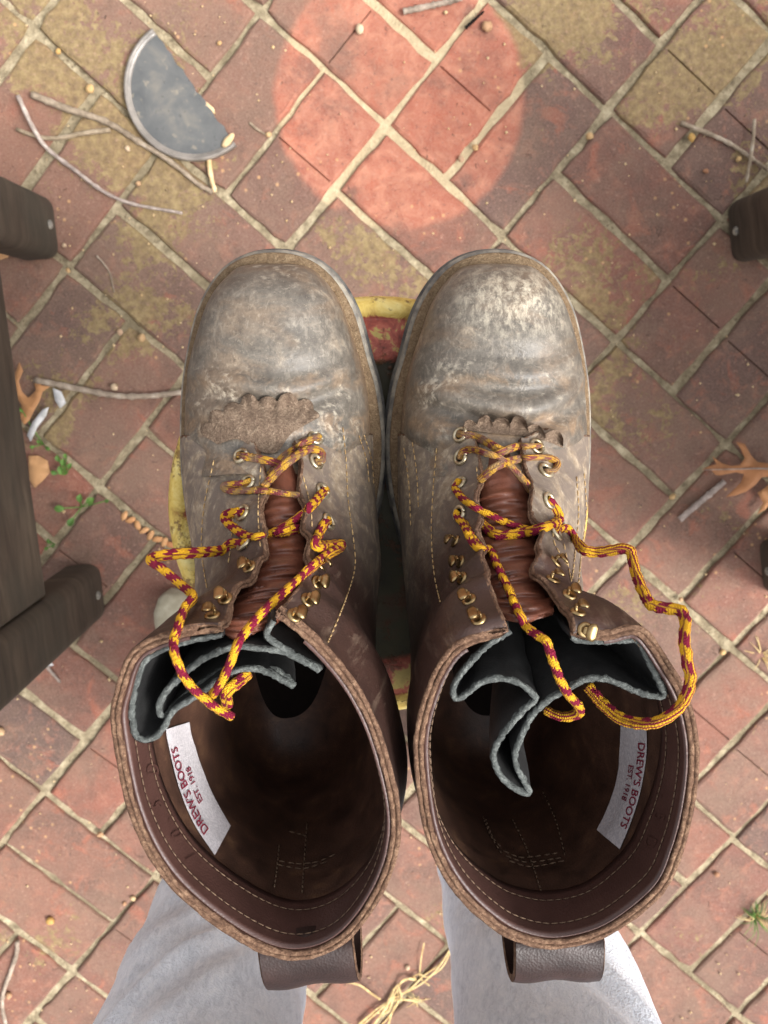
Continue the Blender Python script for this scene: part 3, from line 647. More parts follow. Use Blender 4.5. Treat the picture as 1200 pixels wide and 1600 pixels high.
    TG = np.array(TG); TN = normals(TG); TN *= np.sign(TN[..., 2].mean())
    V = list(TG.reshape(-1, 3)) + list((TG - TN * .003).reshape(-1, 3)); m = 140 * nW; F = gridF(140, nW) + [f[::-1] for f in gridF(140, nW, off=m)]
    for j in range(nW-1): F += [(139*nW+j, 139*nW+j+1, m+139*nW+j+1, m+139*nW+j)]
    for i in range(139): F += [(i*nW, (i+1)*nW, m+(i+1)*nW, m+i*nW), (i*nW+nW-1, (i+1)*nW+nW-1, m+(i+1)*nW+nW-1, m+i*nW+nW-1)]
    tongue = fixn(obj('tongue', V, F, M_TONGUE, root))
    bv_all = bvh_of(q_out, vamp, tongue); bv_vt = bvh_of(vamp, tongue)
    # ---- scalloped kiltie
    K = D['kiltie']; cw = np.array(K['base'], float); vy = np.array(K['valley'], float); ow = []
    for i in range(len(vy) - 1):
        a, b2 = vy[i], vy[i+1]; nn = np.array([(b2 - a)[1], -(b2 - a)[0]]); nn /= np.linalg.norm(nn); wob = 1 + .25 * math.sin(i * 2.7)
        for t in np.linspace(0, 1, 8)[:-1]: ow.append(a * (1 - t) + b2 * t + nn * K['bulge'] * wob * math.sin(math.pi * t) ** .6)
    ow = np.array(ow + [vy[-1]]); nr = 9; nE = len(ow) * 2
    eo = np.stack([np.interp(np.linspace(0, len(ow)-1, nE), np.arange(len(ow)), ow[:, k]) for k in (0, 1)], 1); cb = cr(cw, nE); KG = []
    for i in range(nr):
        f = i / (nr - 1); row = []
        for k in range(nE):
            p = cb[k] * (1 - f) + eo[k] * f; l, nn = cast(bv_vt, *p); l = l if l is not None else Vector(at(*p, ZW + .06))
            h = .0012 + K['lift'] * f ** 3 * (1 + .35 * math.sin(k * .37)) + .0008 * f * f * math.sin(k * .62 + 1); row.append(np.array(l) + np.array((0, 0, h)))
        KG.append(row)
    KG = np.array(KG); m = nr * nE; V = list(KG.reshape(-1, 3)) + list((KG - [0, 0, .0024]).reshape(-1, 3)); F = gridF(nr, nE) + [f[::-1] for f in gridF(nr, nE, off=m)]
    F += [((nr-1)*nE+j, (nr-1)*nE+j+1, m+(nr-1)*nE+j+1, m+(nr-1)*nE+j) for j in range(nE-1)]
    fixn(obj('kiltie', V, F, M_KILT, root))
    # ---- eyelets and hooks
    def frame(nn, hint):
        z = nn.normalized(); x = (Vector(hint) - z * z.dot(Vector(hint))).normalized(); y = z.cross(x); return Matrix((x, y, z)).transposed()
    for px, py in D['eyelets']:
        l, nn = cast(bv_out, px, py)
        if l is None: continue
        R_ = frame(nn, (1, 0, 0)); ring = [l + R_ @ Vector((.0036*math.cos(t), .0036*math.sin(t), .0008)) for t in np.linspace(0, 2*math.pi, 25)]
        V, F, _ = tube(ring, .0011, 8, up=nn); e = fixn(obj('eyelet', V, F, M_NICK, root))
        V = [l + nn * .0006] + [l + R_ @ Vector((.0031*math.cos(t), .0031*math.sin(t), .0006)) for t in np.linspace(0, 2*math.pi, 16, endpoint=False)]
        obj('hole', V, [(0, 1+k, 1+(k+1) % 16) for k in range(16)], M_DARK, e)
    for px, py, outx in D['hooks']:
        l, nn = cast(bv_out, px, py)
        if l is None: continue
        R_ = frame(nn, (outx, -.25, 0)); parts = []
        ring = [(.0033*math.cos(t), .0033*math.sin(t)) for t in np.linspace(0, 2*math.pi, 20, endpoint=False)]
        V = [l + R_ @ Vector((a*sc, b_*sc, z)) for sc, z in ((1, 0), (1, .0007), (.75, .0011)) for a, b_ in ring]; parts.append((V, gridF(3, 20, True) + [tuple(40+k for k in range(20))]))
        prof = cr([(-.0008, 0, .0004), (-.0014, 0, .0022), (-.0008, 0, .0038), (.0012, 0, .0046), (.0034, 0, .0042)], 14)
        V = []; 
        for i, p in enumerate(prof):
            f = i / 13; w = .0012 + .0024 * sm(.3, .7, f) - .0012 * sm(.86, 1, f); t_ = .0005
            for a, c in ((-1, -1), (-.6, -1.2), (.6, -1.2), (1, -1), (1, 1), (.6, 1.2), (-.6, 1.2), (-1, 1)): V.append(l + R_ @ Vector((p[0] + (c*t_ if f < .4 else 0), p[1] + a*w, p[2] + (c*t_ if f >= .4 else 0))))
        parts.append((V, gridF(14, 8, True) + [tuple(range(8))[::-1], tuple(13*8+k for k in range(8))])); V, F = join(parts); fixn(obj('hook', V, F, M_BRASS, root))
    # ---- black gusset leather folded inside the top
    gp = np.array([at(p[0], p[1], ZW + .187 - .004 + (p[2] if len(p) > 2 else 0)) for p in D['gusset']]); ribbon(cr(gp, 220), .075, .0023, M_GREYE, M_BLACK, 'gusset', root, inward=gp.mean(0) + np.array([0, .03, 0]))
    # ---- label
    Lb = D['label_patch']; nu, nv = 26, 9; a_, c_ = cr(Lb['rim'], nu), cr(Lb['in'], nu)
    lp = np.array([[(lambda r: np.array(r[0]) if r[0] is not None else at(500, 1200, .8))(cast(bv_in, *(a_[i]*(1-k/(nv-1)) + c_[i]*k/(nv-1)), .0007)) for k in range(nv)] for i in range(nu)])
    lp = lp + np.array([0, 0, 1]) * (.0005 * vnoise(lp * 260, 8) * np.linspace(0, 1, nv)[None])[..., None]
    lab = fixn(obj('label', lp.reshape(-1, 3), gridF(nu, nv), M_LABEL, root))
    tag(lab, 'white woven label with maroon lettering')
    def surf_text(txt, size, place, mat, name, parent, bv, lift, ex=0):
        cu = bpy.data.curves.new('lettering', 'FONT'); cu.body = txt; cu.size = size; cu.offset = .012 * size; cu.resolution_u = 3; cu.align_x = 'CENTER'; cu.align_y = 'CENTER'
        to = bpy.data.objects.new('lettering', cu); COL.objects.link(to); bpy.context.view_layer.update(); me = bpy.data.meshes.new_from_object(to); bpy.data.objects.remove(to)
        bm = bmesh.new(); bm.from_mesh(me); bmesh.ops.triangulate(bm, faces=bm.faces[:]); 
        for _ in range(1): bmesh.ops.subdivide_edges(bm, edges=[e for e in bm.edges if e.calc_length() > size * .25], cuts=1)
        V = []
        for v in bm.verts:
            px, py = place(v.co.x, v.co.y); l, nn = cast(bv, px, py, lift); V.append(l if l is not None else Vector(at(px, py, .8)))
        bm.verts.index_update(); F = [[v.index for v in f.verts] for f in bm.faces]; bm.free(); return obj(name, V, F, mat, parent, smooth=False)
    bv_lab = bvh_of(lab)
    def on_label(row):
        def f(u, v):                                               # u reads along the label, v up towards the rim
            t = np.clip(.5 + u, 0, 1) * (nu - 1); w = np.clip(row - v, 0, 1); ra = np.array([np.interp(t, range(nu), a_[:, k]) for k in (0, 1)]); rc = np.array([np.interp(t, range(nu), c_[:, k]) for k in (0, 1)]); return ra * (1 - w) + rc * w
        return f
    def scaled(f, su, sv, u0=0): return lambda u, v: f(u * su + u0, v * sv)
    surf_text("DREW\u2019S BOOTS", 1, scaled(on_label(.24), .098, .36, Lb.get('u0', 0)), M_INK, 'lettering', lab, bv_lab, .0004)
    surf_text("EST. 1918", 1, scaled(on_label(.56), .075, .26, Lb.get('u0', 0)), M_INK, 'lettering', lab, bv_lab, .0004)
    for ch, px, py, rot in D['emboss']:
        c, sn = math.cos(rot), math.sin(rot); surf_text(ch, 26, lambda u, v: (px + u * c + v * sn, py + u * sn - v * c), M_BAND, 'embossed_size', band, bv_in, .0005)
    # ---- stitching
    stitches(bv_out, D['st_out'], M_THR, root); stitches(bv_in, D['st_in'], M_THR2, root, r=.0005, name='lining_stitching')
    jm = [I[rows-3, jj][k] - NB[-1][0] * 0 for k in range(0)]
    for row_i, off in ((rows-3, .0022), (r0 + 2, .0021)):
        A_ = np.array([I[row_i, j] - N[row_i, j] * off for j in range(9, cols-9)]); Dm = np.r_[0, np.cumsum(np.linalg.norm(np.diff(A_, axis=0), axis=1))]; t = 0; parts = []
        while t + .003 < Dm[-1]:
            parts.append(tube(np.stack([[np.interp(t + .003*f, Dm, A_[:, k]) for k in range(3)] for f in (0, .5, 1)]), [.0002, .00032, .0002], 5)[:2]); t += .0036
        V, F = join(parts); tag(obj('stitching', V, F, M_THR2, band), kind='stuff')
    # ---- pull loop on the back of the rim
    P0, P1 = D['loop']; A0, A1 = at(*P0, ZW + .186), at(*P1, ZW + .186); mid = (A0 + A1) / 2; wv = (A1 - A0); wl = np.linalg.norm(wv); wv /= wl; ov = np.array([-wv[1], wv[0], 0]); ov *= -np.sign(ov[1])
    prof = cr([(.0012, -.012), (.0022, -.005), (.007, -.0035), (.0190, -.005), (.0300, -.018), (.0290, -.036), (.014, -.055), (.003, -.068)], 26); nW = 11; V = []
    pt = np.gradient(prof, axis=0); pt /= np.linalg.norm(pt, axis=1)[:, None]; pn = np.stack([-pt[:, 1], pt[:, 0]], 1)
    for sgn in (1, -1):
        for i in range(26):
            for k in range(nW):
                a = (k / (nW-1) - .5) * wl; q = prof[i] + pn[i] * sgn * .0016; V.append(mid + wv * a + ov * (q[0] + D.get('loopout', 0) * i / 25 * 0 + .0008 * math.sin(k * .9)) + np.array([0, 0, q[1]]))
    m = 26 * nW; F = gridF(26, nW) + [f[::-1] for f in gridF(26, nW, off=m)]
    lo = fixn(obj('pull_loop', V, F, M_LOOP, root)); V2 = []
    for k in (0, nW-1):
        sg = -1 if k == 0 else 1; e = np.array([[V[i*nW+k] + wv*sg*.0002, (V[i*nW+k] + V[m+i*nW+k]) / 2 + wv*sg*.0009, V[m+i*nW+k] + wv*sg*.0002] for i in range(26)]); ob = fixn(obj('raw_edge', e.reshape(-1, 3), gridF(26, 3), M_RAW, lo))
    # ---- laces
    for kind, L in D['laces']:
        P = []
        for p in L:
            l, nn = cast(bv_all, p[0], p[1]); z = p[2]
            if isinstance(z, str):                                   # 's+2.5' : so many mm above the surface
                h = float(z[1:]) / 1000; q = np.array(l + nn * h) if l is not None else at(p[0], p[1], ZW + .12)
                q = at(p[0], p[1], q[2])
            else: q = at(p[0], p[1], ZW + z)
            P.append(q)
        P = cr(P, max(30, int(len(P) * 11))); R_ = .00255 if kind == 'clean' else .0022; nP = len(P)
        for i in range(nP):
            if (i < 7 and str(L[0][2]) == 's0') or (nP - 1 - i < 7 and str(L[-1][2]) == 's0'): continue
            pp = proj(P[i]); l, nn = cast(bv_all, *pp)
            if l is not None and l.z > .7 and P[i][2] < l.z + .0022: P[i] = at(*pp, l.z + .0024)
        P[1:-1] = (P[:-2] + 2 * P[1:-1] + P[2:]) / 4; P[3:-3] += rng.normal(0, 1, (nP - 6, 1)) * .0001
        wv_ = 1 + .05 * np.sin(np.arange(nP) * 1.3); V, F, uv = tube(P, R_ * wv_, 16, flat=.72); fixn(obj('lace', V, F, M_LACE if kind == 'clean' else M_LACE_D, root, uv=uv))
    return root

SUR = lambda h: 's%g' % h
LEFT = dict(label='left boot of the pair, black gusset leather folded over and lace end lying inside', 
  rim=[(0, 392, 978), (40, 436, 964), (62, 506, 1020), (80, 560, 1090), (100, 598, 1178), (118, 615, 1285), (140, 590, 1392), (160, 528, 1468), (180, 446, 1488), (200, 350, 1446), (220, 262, 1366), (240, 206, 1262), (258, 186, 1150), (284, 194, 1080), (300, 214, 1028), (322, 280, 996), (345, 354, 985)],
  th=(38, 17), band=.895,
  faceR=[(452, 676), (463, 700), (465, 743), (468, 780), (473, 827), (478, 867), (470, 910), (450, 940), (434, 965)],
  faceL=[(398, 690), (412, 720), (420, 753), (414, 787), (413, 820), (421, 850), (412, 887), (392, 910), (366, 937), (361, 967), (353, 985)],
  creases=[(-.026, .0062, .0052, .012), (-.009, .0028, .0048, .008), (-.046, .0026, .006, .016)],
  tongue=[(437, 722, 27), (440, 760, 34), (441, 800, 38), (440, 850, 40), (428, 900, 46), (404, 945, 46), (378, 990, 40)],
  kiltie=dict(bulge=12, valley=[(322, 682), (330, 660), (350, 644), (376, 632), (404, 628), (434, 628), (466, 627), (490, 640), (486, 654)], base=[(340, 694), (372, 686), (405, 704), (432, 706), (455, 678), (480, 662)], lift=.0012),
  eyelets=[(492, 685), (493, 722), (503, 768), (512, 816), (377, 713), (388, 755), (380, 802), (383, 850)],
  hooks=[(500, 884, 1), (495, 910, 1), (480, 938, 1), (460, 962, 1), (390, 886, -1), (372, 914, -1), (352, 936, -1), (332, 962, -1), (322, 980, -1)],
  gusset=[(428, 970), (416, 992), (432, 1006), (462, 1024), (496, 1042, -.001), (500, 1048, -.001), (478, 1036), (440, 1018), (400, 1013, .001), (362, 1012, .001), (322, 1028, .001), (284, 1056), (256, 1086), (248, 1108), (258, 1118, -.004), (290, 1086, -.010), (350, 1046, -.012), (400, 1040, -.010), (440, 1054, -.008), (460, 1072, -.008), (452, 1068, -.006), (404, 1046, -.005), (360, 1052, -.004), (310, 1086, -.003), (272, 1110, -.002), (254, 1140), (234, 1156), (212, 1148), (206, 1110), (216, 1058), (234, 1026), (290, 1003), (348, 992)],
  label_patch=dict(rim=[(334, 1338), (300, 1286), (276, 1226), (260, 1160), (257, 1140)], **{'in': [(359, 1292), (332, 1245), (312, 1195), (298, 1150), (294, 1128)]}),
  emboss=[('D', 238, 1202, -1.75), ('5', 244, 1258, -1.85), ('.', 258, 1284, -1.95), ('0', 276, 1304, -2.0), ('1', 298, 1340, -2.1)],
  st_out=[[(535, 668), (540, 720), (543, 780), (552, 850), (553, 890), (538, 940), (520, 985), (509, 1010)], [(560, 680), (572, 720), (576, 760)], [(568, 680), (580, 720), (583, 760)], [(473, 745), (484, 790), (487, 830)], [(478, 880), (466, 930), (444, 958)], [(366, 800), (362, 850), (356, 890)], [(408, 730), (404, 800), (408, 860)], [(335, 720), (320, 790), (316, 860), (326, 930)]],
  st_in=[[(436, 1346), (460, 1350), (478, 1350), (500, 1346), (528, 1334)], [(434, 1352), (460, 1357), (480, 1357), (520, 1344)], [(480, 1286), (476, 1340), (472, 1396)], [(452, 1300), (468, 1304), (480, 1308)], [(436, 1320), (433, 1350), (428, 1390)]],
  loop=((402, 1486), (548, 1470)),
  laces=[('dirty', [(500, 683, SUR(0)), (487, 687, SUR(3)), (455, 704, SUR(3.4)), (437, 718, .078), (420, 742, .076)]),
    ('dirty', [(372, 712, SUR(0)), (388, 714, SUR(3)), (420, 720, .082), (444, 728, .081)]),
    ('dirty', [(412, 762, .083), (428, 742, .086), (450, 722, .088), (480, 703, SUR(3.4)), (500, 705, SUR(3.4)), (503, 718, SUR(3)), (492, 724, SUR(0))]),
    ('dirty', [(393, 753, SUR(0)), (376, 757, SUR(3)), (350, 759, SUR(3.4)), (362, 767, SUR(4)), (407, 766, SUR(4)), (440, 770, .093), (468, 774, .092)]),
    ('clean', [(510, 765, SUR(0)), (502, 772, SUR(3)), (487, 790, SUR(3.5)), (453, 817, .106), (420, 834, .106), (388, 838, SUR(4)), (362, 822, SUR(4)), (351, 807, SUR(4)), (367, 801, SUR(3.5)), (384, 803, SUR(0))]),
    ('clean', [(474, 826, .104), (452, 829, .107), (430, 833, .102)]),
    ('clean', [(513, 812, SUR(0)), (506, 820, SUR(3)), (497, 838, SUR(3)), (492, 854, SUR(3)), (510, 852, SUR(5)), (536, 850, SUR(6)), (528, 858, SUR(8)), (503, 873, SUR(10)), (453, 917, .165), (407, 960, .185), (378, 995, .196), (370, 1010, .200), (352, 1054, .197), (336, 1080, .193), (330, 1086, .188)]),
    ('clean', [(388, 1052, .176), (370, 1068, .182), (354, 1082, .184), (355, 1102, .170)]),
    ('clean', [(388, 850, SUR(0)), (376, 850, SUR(3)), (360, 850, SUR(5)), (346, 860, SUR(8)), (300, 864, .130), (262, 867, .138), (234, 875, .145), (254, 889, .152), (287, 917, .160), (302, 932, .168), (288, 952, .176), (275, 990, .192), (271, 1000, .194), (274, 1026, .200), (292, 1064, .200), (327, 1098, .196), (362, 1120, .192)])])
RIGHT = dict(label='right boot of the pair, gusset gaping in one deep fold, lace looping past the shaft',
  rim=[(0, 836, 978), (20, 895, 990), (38, 950, 992), (58, 1003, 988), (74, 1040, 1040), (88, 1066, 1090), (104, 1083, 1165), (120, 1080, 1240), (138, 1058, 1325), (157, 1014, 1404), (168, 950, 1455), (180, 874, 1474), (192, 812, 1463), (206, 758, 1430), (222, 706, 1376), (240, 670, 1300), (258, 659, 1200), (276, 664, 1130), (294, 692, 1046), (312, 732, 1002), (326, 792, 984)],
  th=(20, 34), band=.895,
  faceR=[(806, 676), (808, 692), (817, 730), (829, 753), (823, 787), (830, 807), (840, 833), (838, 860), (830, 887), (834, 910), (862, 928), (877, 945), (878, 972), (890, 990)],
  faceL=[(748, 680), (752, 723), (753, 753), (750, 787), (752, 820), (757, 860), (763, 897), (773, 937), (795, 983)],
  creases=[(-.036, .0066, .0052, .014), (-.018, .0044, .0050, .010), (-.001, .0020, .005, .006)],
  tongue=[(783, 706, 30), (786, 740, 38), (790, 790, 42), (796, 850, 44), (802, 900, 46), (816, 940, 46), (822, 962, 44)],
  kiltie=dict(bulge=13, valley=[(722, 672), (744, 662), (768, 660), (794, 662), (820, 666), (846, 676), (876, 694)], base=[(720, 672), (750, 674), (780, 678), (812, 680), (845, 686), (880, 700)], lift=.0062),
  eyelets=[(720, 680), (721, 715), (718, 757), (719, 803), (838, 698), (852, 736), (857, 783), (867, 833)],
  hooks=[(712, 846, -1), (720, 878, -1), (722, 904, -1), (733, 937, -1), (748, 968, -1), (868, 878, 1), (864, 906, 1), (890, 930, 1), (903, 957, 1), (914, 984, 1)],
  gusset=[(797, 986), (768, 1004), (736, 1034), (710, 1070), (712, 1092), (730, 1084), (752, 1066), (782, 1060), (812, 1068), (834, 1086), (836, 1094), (818, 1110), (800, 1130), (780, 1156), (771, 1182, -.003), (782, 1212, -.005), (804, 1232, -.006), (826, 1240, -.006), (822, 1226, -.006), (808, 1200, -.005), (805, 1178, -.003), (816, 1148), (832, 1118), (854, 1096), (884, 1078), (916, 1062), (948, 1062), (980, 1074), (1010, 1086), (1036, 1088), (1034, 1074), (1018, 1040), (998, 1004), (985, 1000), (940, 1002), (908, 1001), (892, 994)],
  label_patch=dict(rim=[(1012, 1130), (1012, 1180), (1002, 1240), (986, 1290), (970, 1328)], **{'in': [(972, 1130), (970, 1170), (966, 1215), (952, 1260), (934, 1298)]}),
  emboss=[('.', 1040, 1245, 1.75), ('5', 1030, 1276, 1.85), ('D', 1016, 1316, 2.0)],
  st_out=[[(683, 700), (678, 760), (675, 830), (680, 900), (695, 965), (706, 1010)], [(632, 700), (640, 760), (643, 830)], [(645, 690), (652, 740), (655, 800)], [(745, 730), (750, 780), (748, 820)], [(757, 880), (766, 930), (786, 970)], [(912, 740), (915, 800), (908, 860), (902, 920)], [(900, 745), (903, 800), (898, 860), (893, 905)], [(862, 820), (866, 850), (890, 890)], [(880, 850), (888, 890), (892, 910)]],
  st_in=[[(786, 1330), (810, 1340), (830, 1340), (850, 1337), (882, 1332)], [(790, 1338), (812, 1346), (832, 1348), (884, 1340)], [(795, 1346), (830, 1355), (886, 1345)], [(800, 1280), (820, 1320), (832, 1352), (846, 1396)], [(848, 1236), (864, 1270), (874, 1300), (884, 1340)], [(758, 1280), (770, 1310), (788, 1330)], [(754, 1276), (766, 1306), (784, 1336)]],
  loop=((808, 1472), (946, 1470)),
  laces=[('dirty', [(716, 678, SUR(0)), (726, 680, SUR(3)), (747, 684, SUR(3.5)), (778, 701, .080), (790, 708, .075)]),
    ('dirty', [(772, 712, .077), (784, 706, .082), (807, 698, SUR(3.5)), (834, 697, SUR(3)), (842, 697, SUR(0))]),
    ('dirty', [(721, 717, SUR(0)), (722, 708, SUR(3)), (734, 702, SUR(4)), (760, 708, .089), (787, 720, .090), (813, 744, .088), (830, 768, .085)]),
    ('dirty', [(750, 750, .087), (777, 728, .094), (813, 717, SUR(4)), (853, 715, SUR(4)), (870, 722, SUR(4)), (866, 735, SUR(3)), (850, 737, SUR(0))]),
    ('clean', [(719, 752, SUR(0)), (713, 766, SUR(3.5)), (733, 787, SUR(4)), (767, 805, .106), (800, 820, .104), (824, 827, .100)]),
    ('clean', [(750, 816, .103), (777, 836, .108), (813, 833, .109), (853, 823, SUR(4.5)), (873, 812, SUR(4)), (867, 793, SUR(3.5)), (855, 781, SUR(0))]),
    ('clean', [(718, 800, SUR(0)), (715, 806, SUR(3)), (727, 822, SUR(4)), (740, 847, SUR(4)), (750, 857, SUR(6)), (766, 860, SUR(8)), (777, 883, .136), (793, 917, .152), (808, 952, .168), (824, 980, .178), (848, 998, .186), (856, 1008, .188), (867, 1042, .188), (885, 1081, .185), (903, 1103, .176), (902, 1115, .168), (878, 1120, .162), (852, 1110, .156)]),
    ('clean', [(864, 834, SUR(0)), (872, 829, SUR(3.5)), (884, 826, SUR(4)), (897, 840, SUR(7)), (910, 857, .135), (933, 863, .140), (977, 857, .148), (986, 866, .150), (992, 890, .156), (1005, 925, .166), (1018, 945, .172), (1040, 950, .176), (1064, 955, .180), (1071, 972, .184), (1069, 1000, .190), (1074, 1035, .194), (1079, 1062, .196), (1066, 1098, .198), (1048, 1117, .199), (1024, 1129, .198), (996, 1130, .192), (968, 1122, .184), (942, 1100, .176), (918, 1072, .170)])])
boot_l = build_boot(-1, LEFT)
boot_r = build_boot(1, RIGHT)

# ------------------------------------------------------------------ person: legs in grey sweatpants behind the stool
per = empty('person', (0, -.5, 0)); tag(per, 'person in light grey sweatpants standing behind the boots, seen from knees down', 'person')
def leg_rings(cx, sgn):
    R_ = []
    for z, rx, ry, cy, dx in ((.05, .062, .075, -.52, 0), (.12, .068, .075, -.52, 0), (.25, .073, .078, -.515, 0), (.4, .074, .082, -.505, 0), (.5, .075, .088, -.50, 0), (.6, .078, .095, -.50, 0), (.72, .085, .105, -.505, -.004 * sgn), (.82, .092, .115, -.51, -.012 * sgn), (.9, .098, .122, -.515, -.02 * sgn)):
        R_.append((z, rx, ry, cy, cx + dx))
    return np.array(R_)
def fold(z, t, sgn):                            # drag folds running down and outwards across the front
    d = math.atan2(math.sin(t - 1.5), math.cos(t - 1.5)); o = 0
    for z0, sl, wd, am in ((.645, .095, .013, .085), (.60, .05, .018, .05), (.70, .12, .020, .06), (.52, .09, .016, .06), (.44, .06, .016, .05)):
        q = (z - z0 + sl * d * sgn) / wd; o += am * (math.exp(-q * q) - .6 * math.exp(-((q + 1.8) / 1.2) ** 2)) * math.exp(-((d - .2 * sgn) / .9) ** 2)
    return o
parts = []
for cx, sgn in ((-.131, -1), (.129, 1)):
    R_ = leg_rings(cx, sgn); R_[:, 1] *= .93; zz = np.linspace(.05, .9, 190); Q = crp(zz, R_[:, 0], R_[:, 1:]); nT = 80; V = []
    for i, z in enumerate(zz):
        for k in range(nT):
            t = 2 * math.pi * k / nT; f = 1 + .022 * math.sin(z * 38 + 3.2 * math.sin(t + sgn) + sgn * 2) * math.sin(t * 1.0 + .6) + .014 * math.sin(z * 70 + 4 * t) + .02 * math.sin(z * 20 - 2 * t + sgn) + fold(z, t, sgn)
            w_ = vnoise(np.array([math.cos(t) * 3.2, math.sin(t) * 3.2 + z * 14 * sgn, z * 19]), 40 + sgn); f += .030 * abs(w_) ** 1.4 * np.sign(w_) + .018 * (1 - min(1, abs(vnoise(np.array([math.cos(t) * 4 + z * 9, math.sin(t) * 4, z * 26 + 2 * t * sgn]), 50 + sgn)) * 5))
            V.append((Q[i, 3] + Q[i, 0] * f * math.cos(t), Q[i, 2] + Q[i, 1] * f * math.sin(t), z))
    parts.append((V, gridF(190, nT, True) + [tuple(range(nT))[::-1]]))
zz = np.linspace(.79, 1.02, 12); V = []
for z in zz:
    for k in range(64):
        t = 2 * math.pi * k / 64; f = 1 - .12 * (1 - sm(.79, .87, z)) - .10 * sm(.92, 1.02, z); V.append((-.002 + .216 * f * np.sign(math.cos(t)) * abs(math.cos(t)) ** .75, -.512 + .142 * f * math.sin(t), z))
parts.append((V, gridF(12, 64, True) + [tuple(range(64))[::-1], tuple(11*64+k for k in range(64))]))
V, F = join(parts); fixn(obj('sweatpants', V, F, M_FLEECE, per))
for (hx, hy), (tx, ty) in (((-.140, -.56), (-.292, -.318)), ((.132, -.56), (.165, -.31))):
    d = np.array([tx - hx, ty - hy]); L = np.linalg.norm(d); d /= L; nrm = np.array([-d[1], d[0]]); V = []
    st = np.linspace(0, 1, 22)
    for f in st:
        w = .040 * (1 - (2 * abs(f - .12)) ** 4 * .6 if f < .12 else 1) * (.8 + .35 * sm(.2, .7, f)) * math.sqrt(max(0, 1 - (max(0, f - .72) / .285) ** 2)) * math.sqrt(max(.02, 1 - (max(0, .14 - f) / .145) ** 2)); h = .09 - .045 * sm(.3, .85, f)
        c = np.array([hx, hy]) + d * L * f
        for k in range(20):
            t = 2 * math.pi * k / 20; ca, sa = math.cos(t), math.sin(t); q = c + nrm * w * np.sign(ca) * abs(ca) ** .8; V.append((q[0], q[1], .007 + h * (.5 + .5 * np.sign(sa) * abs(sa) ** .7)))
    fixn(obj('shoe', V, gridF(22, 20, True) + [tuple(range(20))[::-1], tuple(21*20+k for k in range(20))], M_SHOE, per))

# ------------------------------------------------------------------ litter on the patio
GZ = BT
def twig(label, pts, r0, r1, branch=None, lift=.0, mat=None, name='twig'):
    P = [at(x, y, GZ + r0 + lift + (.0015 * math.sin(i * 2.1))) for i, (x, y) in enumerate(pts)]; n = len(pts) * 7; C = cr(P, n)
    rad = np.linspace(r0, r1, n) * (1 + .10 * np.sin(np.arange(n) * 1.9)) * np.array([1.28 if i % 9 == 0 and 0 < i < n-1 else 1 for i in range(n)])
    V, F, _ = tube(C, rad, 8); o = fixn(obj(name, V, F, mat or M_TWIG)); tag(o, label, 'twig', 'twigs on the patio')
    if branch:
        C = cr([at(x, y, GZ + r0 + lift) for x, y in branch], len(branch) * 6); V, F, _ = tube(C, np.linspace(r1 * 1.2, r1 * .9, len(C)), 7); fixn(obj('branch', V, F, mat or M_TWIG, o))
    return o
twig('thick mossy twig ending under the broken dish at upper left', [(50, 148), (105, 170), (165, 190), (215, 220), (270, 255), (310, 288), (332, 300)], .0046, .0028, [(172, 203), (130, 208), (90, 216), (58, 213), (26, 202)])
twig('long thin pale twig crossing the mossy twig below the broken dish', [(28, 150), (52, 200), (75, 233), (120, 268), (160, 298), (205, 318), (285, 333)], .0030, .0018, lift=.007)
twig('short lichen-white stick at the very top middle of the patio', [(630, 18), (650, 14), (672, 9), (700, 3), (722, -3)], .0040, .0032)
twig('bent grey twig beside the right chair leg', [(1064, 192), (1090, 202), (1115, 212), (1150, 230), (1200, 266)], .0030, .0024)
twig('short straight twig lying across another beside the right chair leg', [(1179, 186), (1176, 225), (1166, 285)], .0024, .0020, lift=.006)
twig('curved purple-grey twig touching the outer side of the left boot', [(54, 594), (80, 599), (120, 607), (180, 618), (230, 619), (285, 613)], .0042, .0034)
twig('grey stick beside the pointed oak leaf at right', [(1062, 812), (1080, 796), (1105, 775), (1132, 752)], .0044, .0040)
twig('white crooked twig at the lower left edge', [(27, 1470), (26, 1490), (16, 1520), (5, 1552), (4, 1575), (10, 1604)], .0034, .0026)
twig('tiny brown stick below the left chair leg', [(72, 1040), (82, 1052), (94, 1066)], .0026, .0016)
twig('tiny pale stick in the clean circle edge at upper left', [(390, 192), (402, 202), (422, 214)], .0018, .0012)
twig('fine brown stem curled on a brick near the left chair leg', [(151, 400), (162, 412), (172, 428), (178, 456)], .0013, .0009)
twig('thin black splinter in the mortar at the top right of the clean circle', [(727, 44), (740, 32), (756, 18)], .0022, .0012, mat=M_DARK)
twig('beige leaf stalk below the broken dish', [(326, 248), (329, 272), (336, 300)], .0034, .0026, mat=M_BONE)
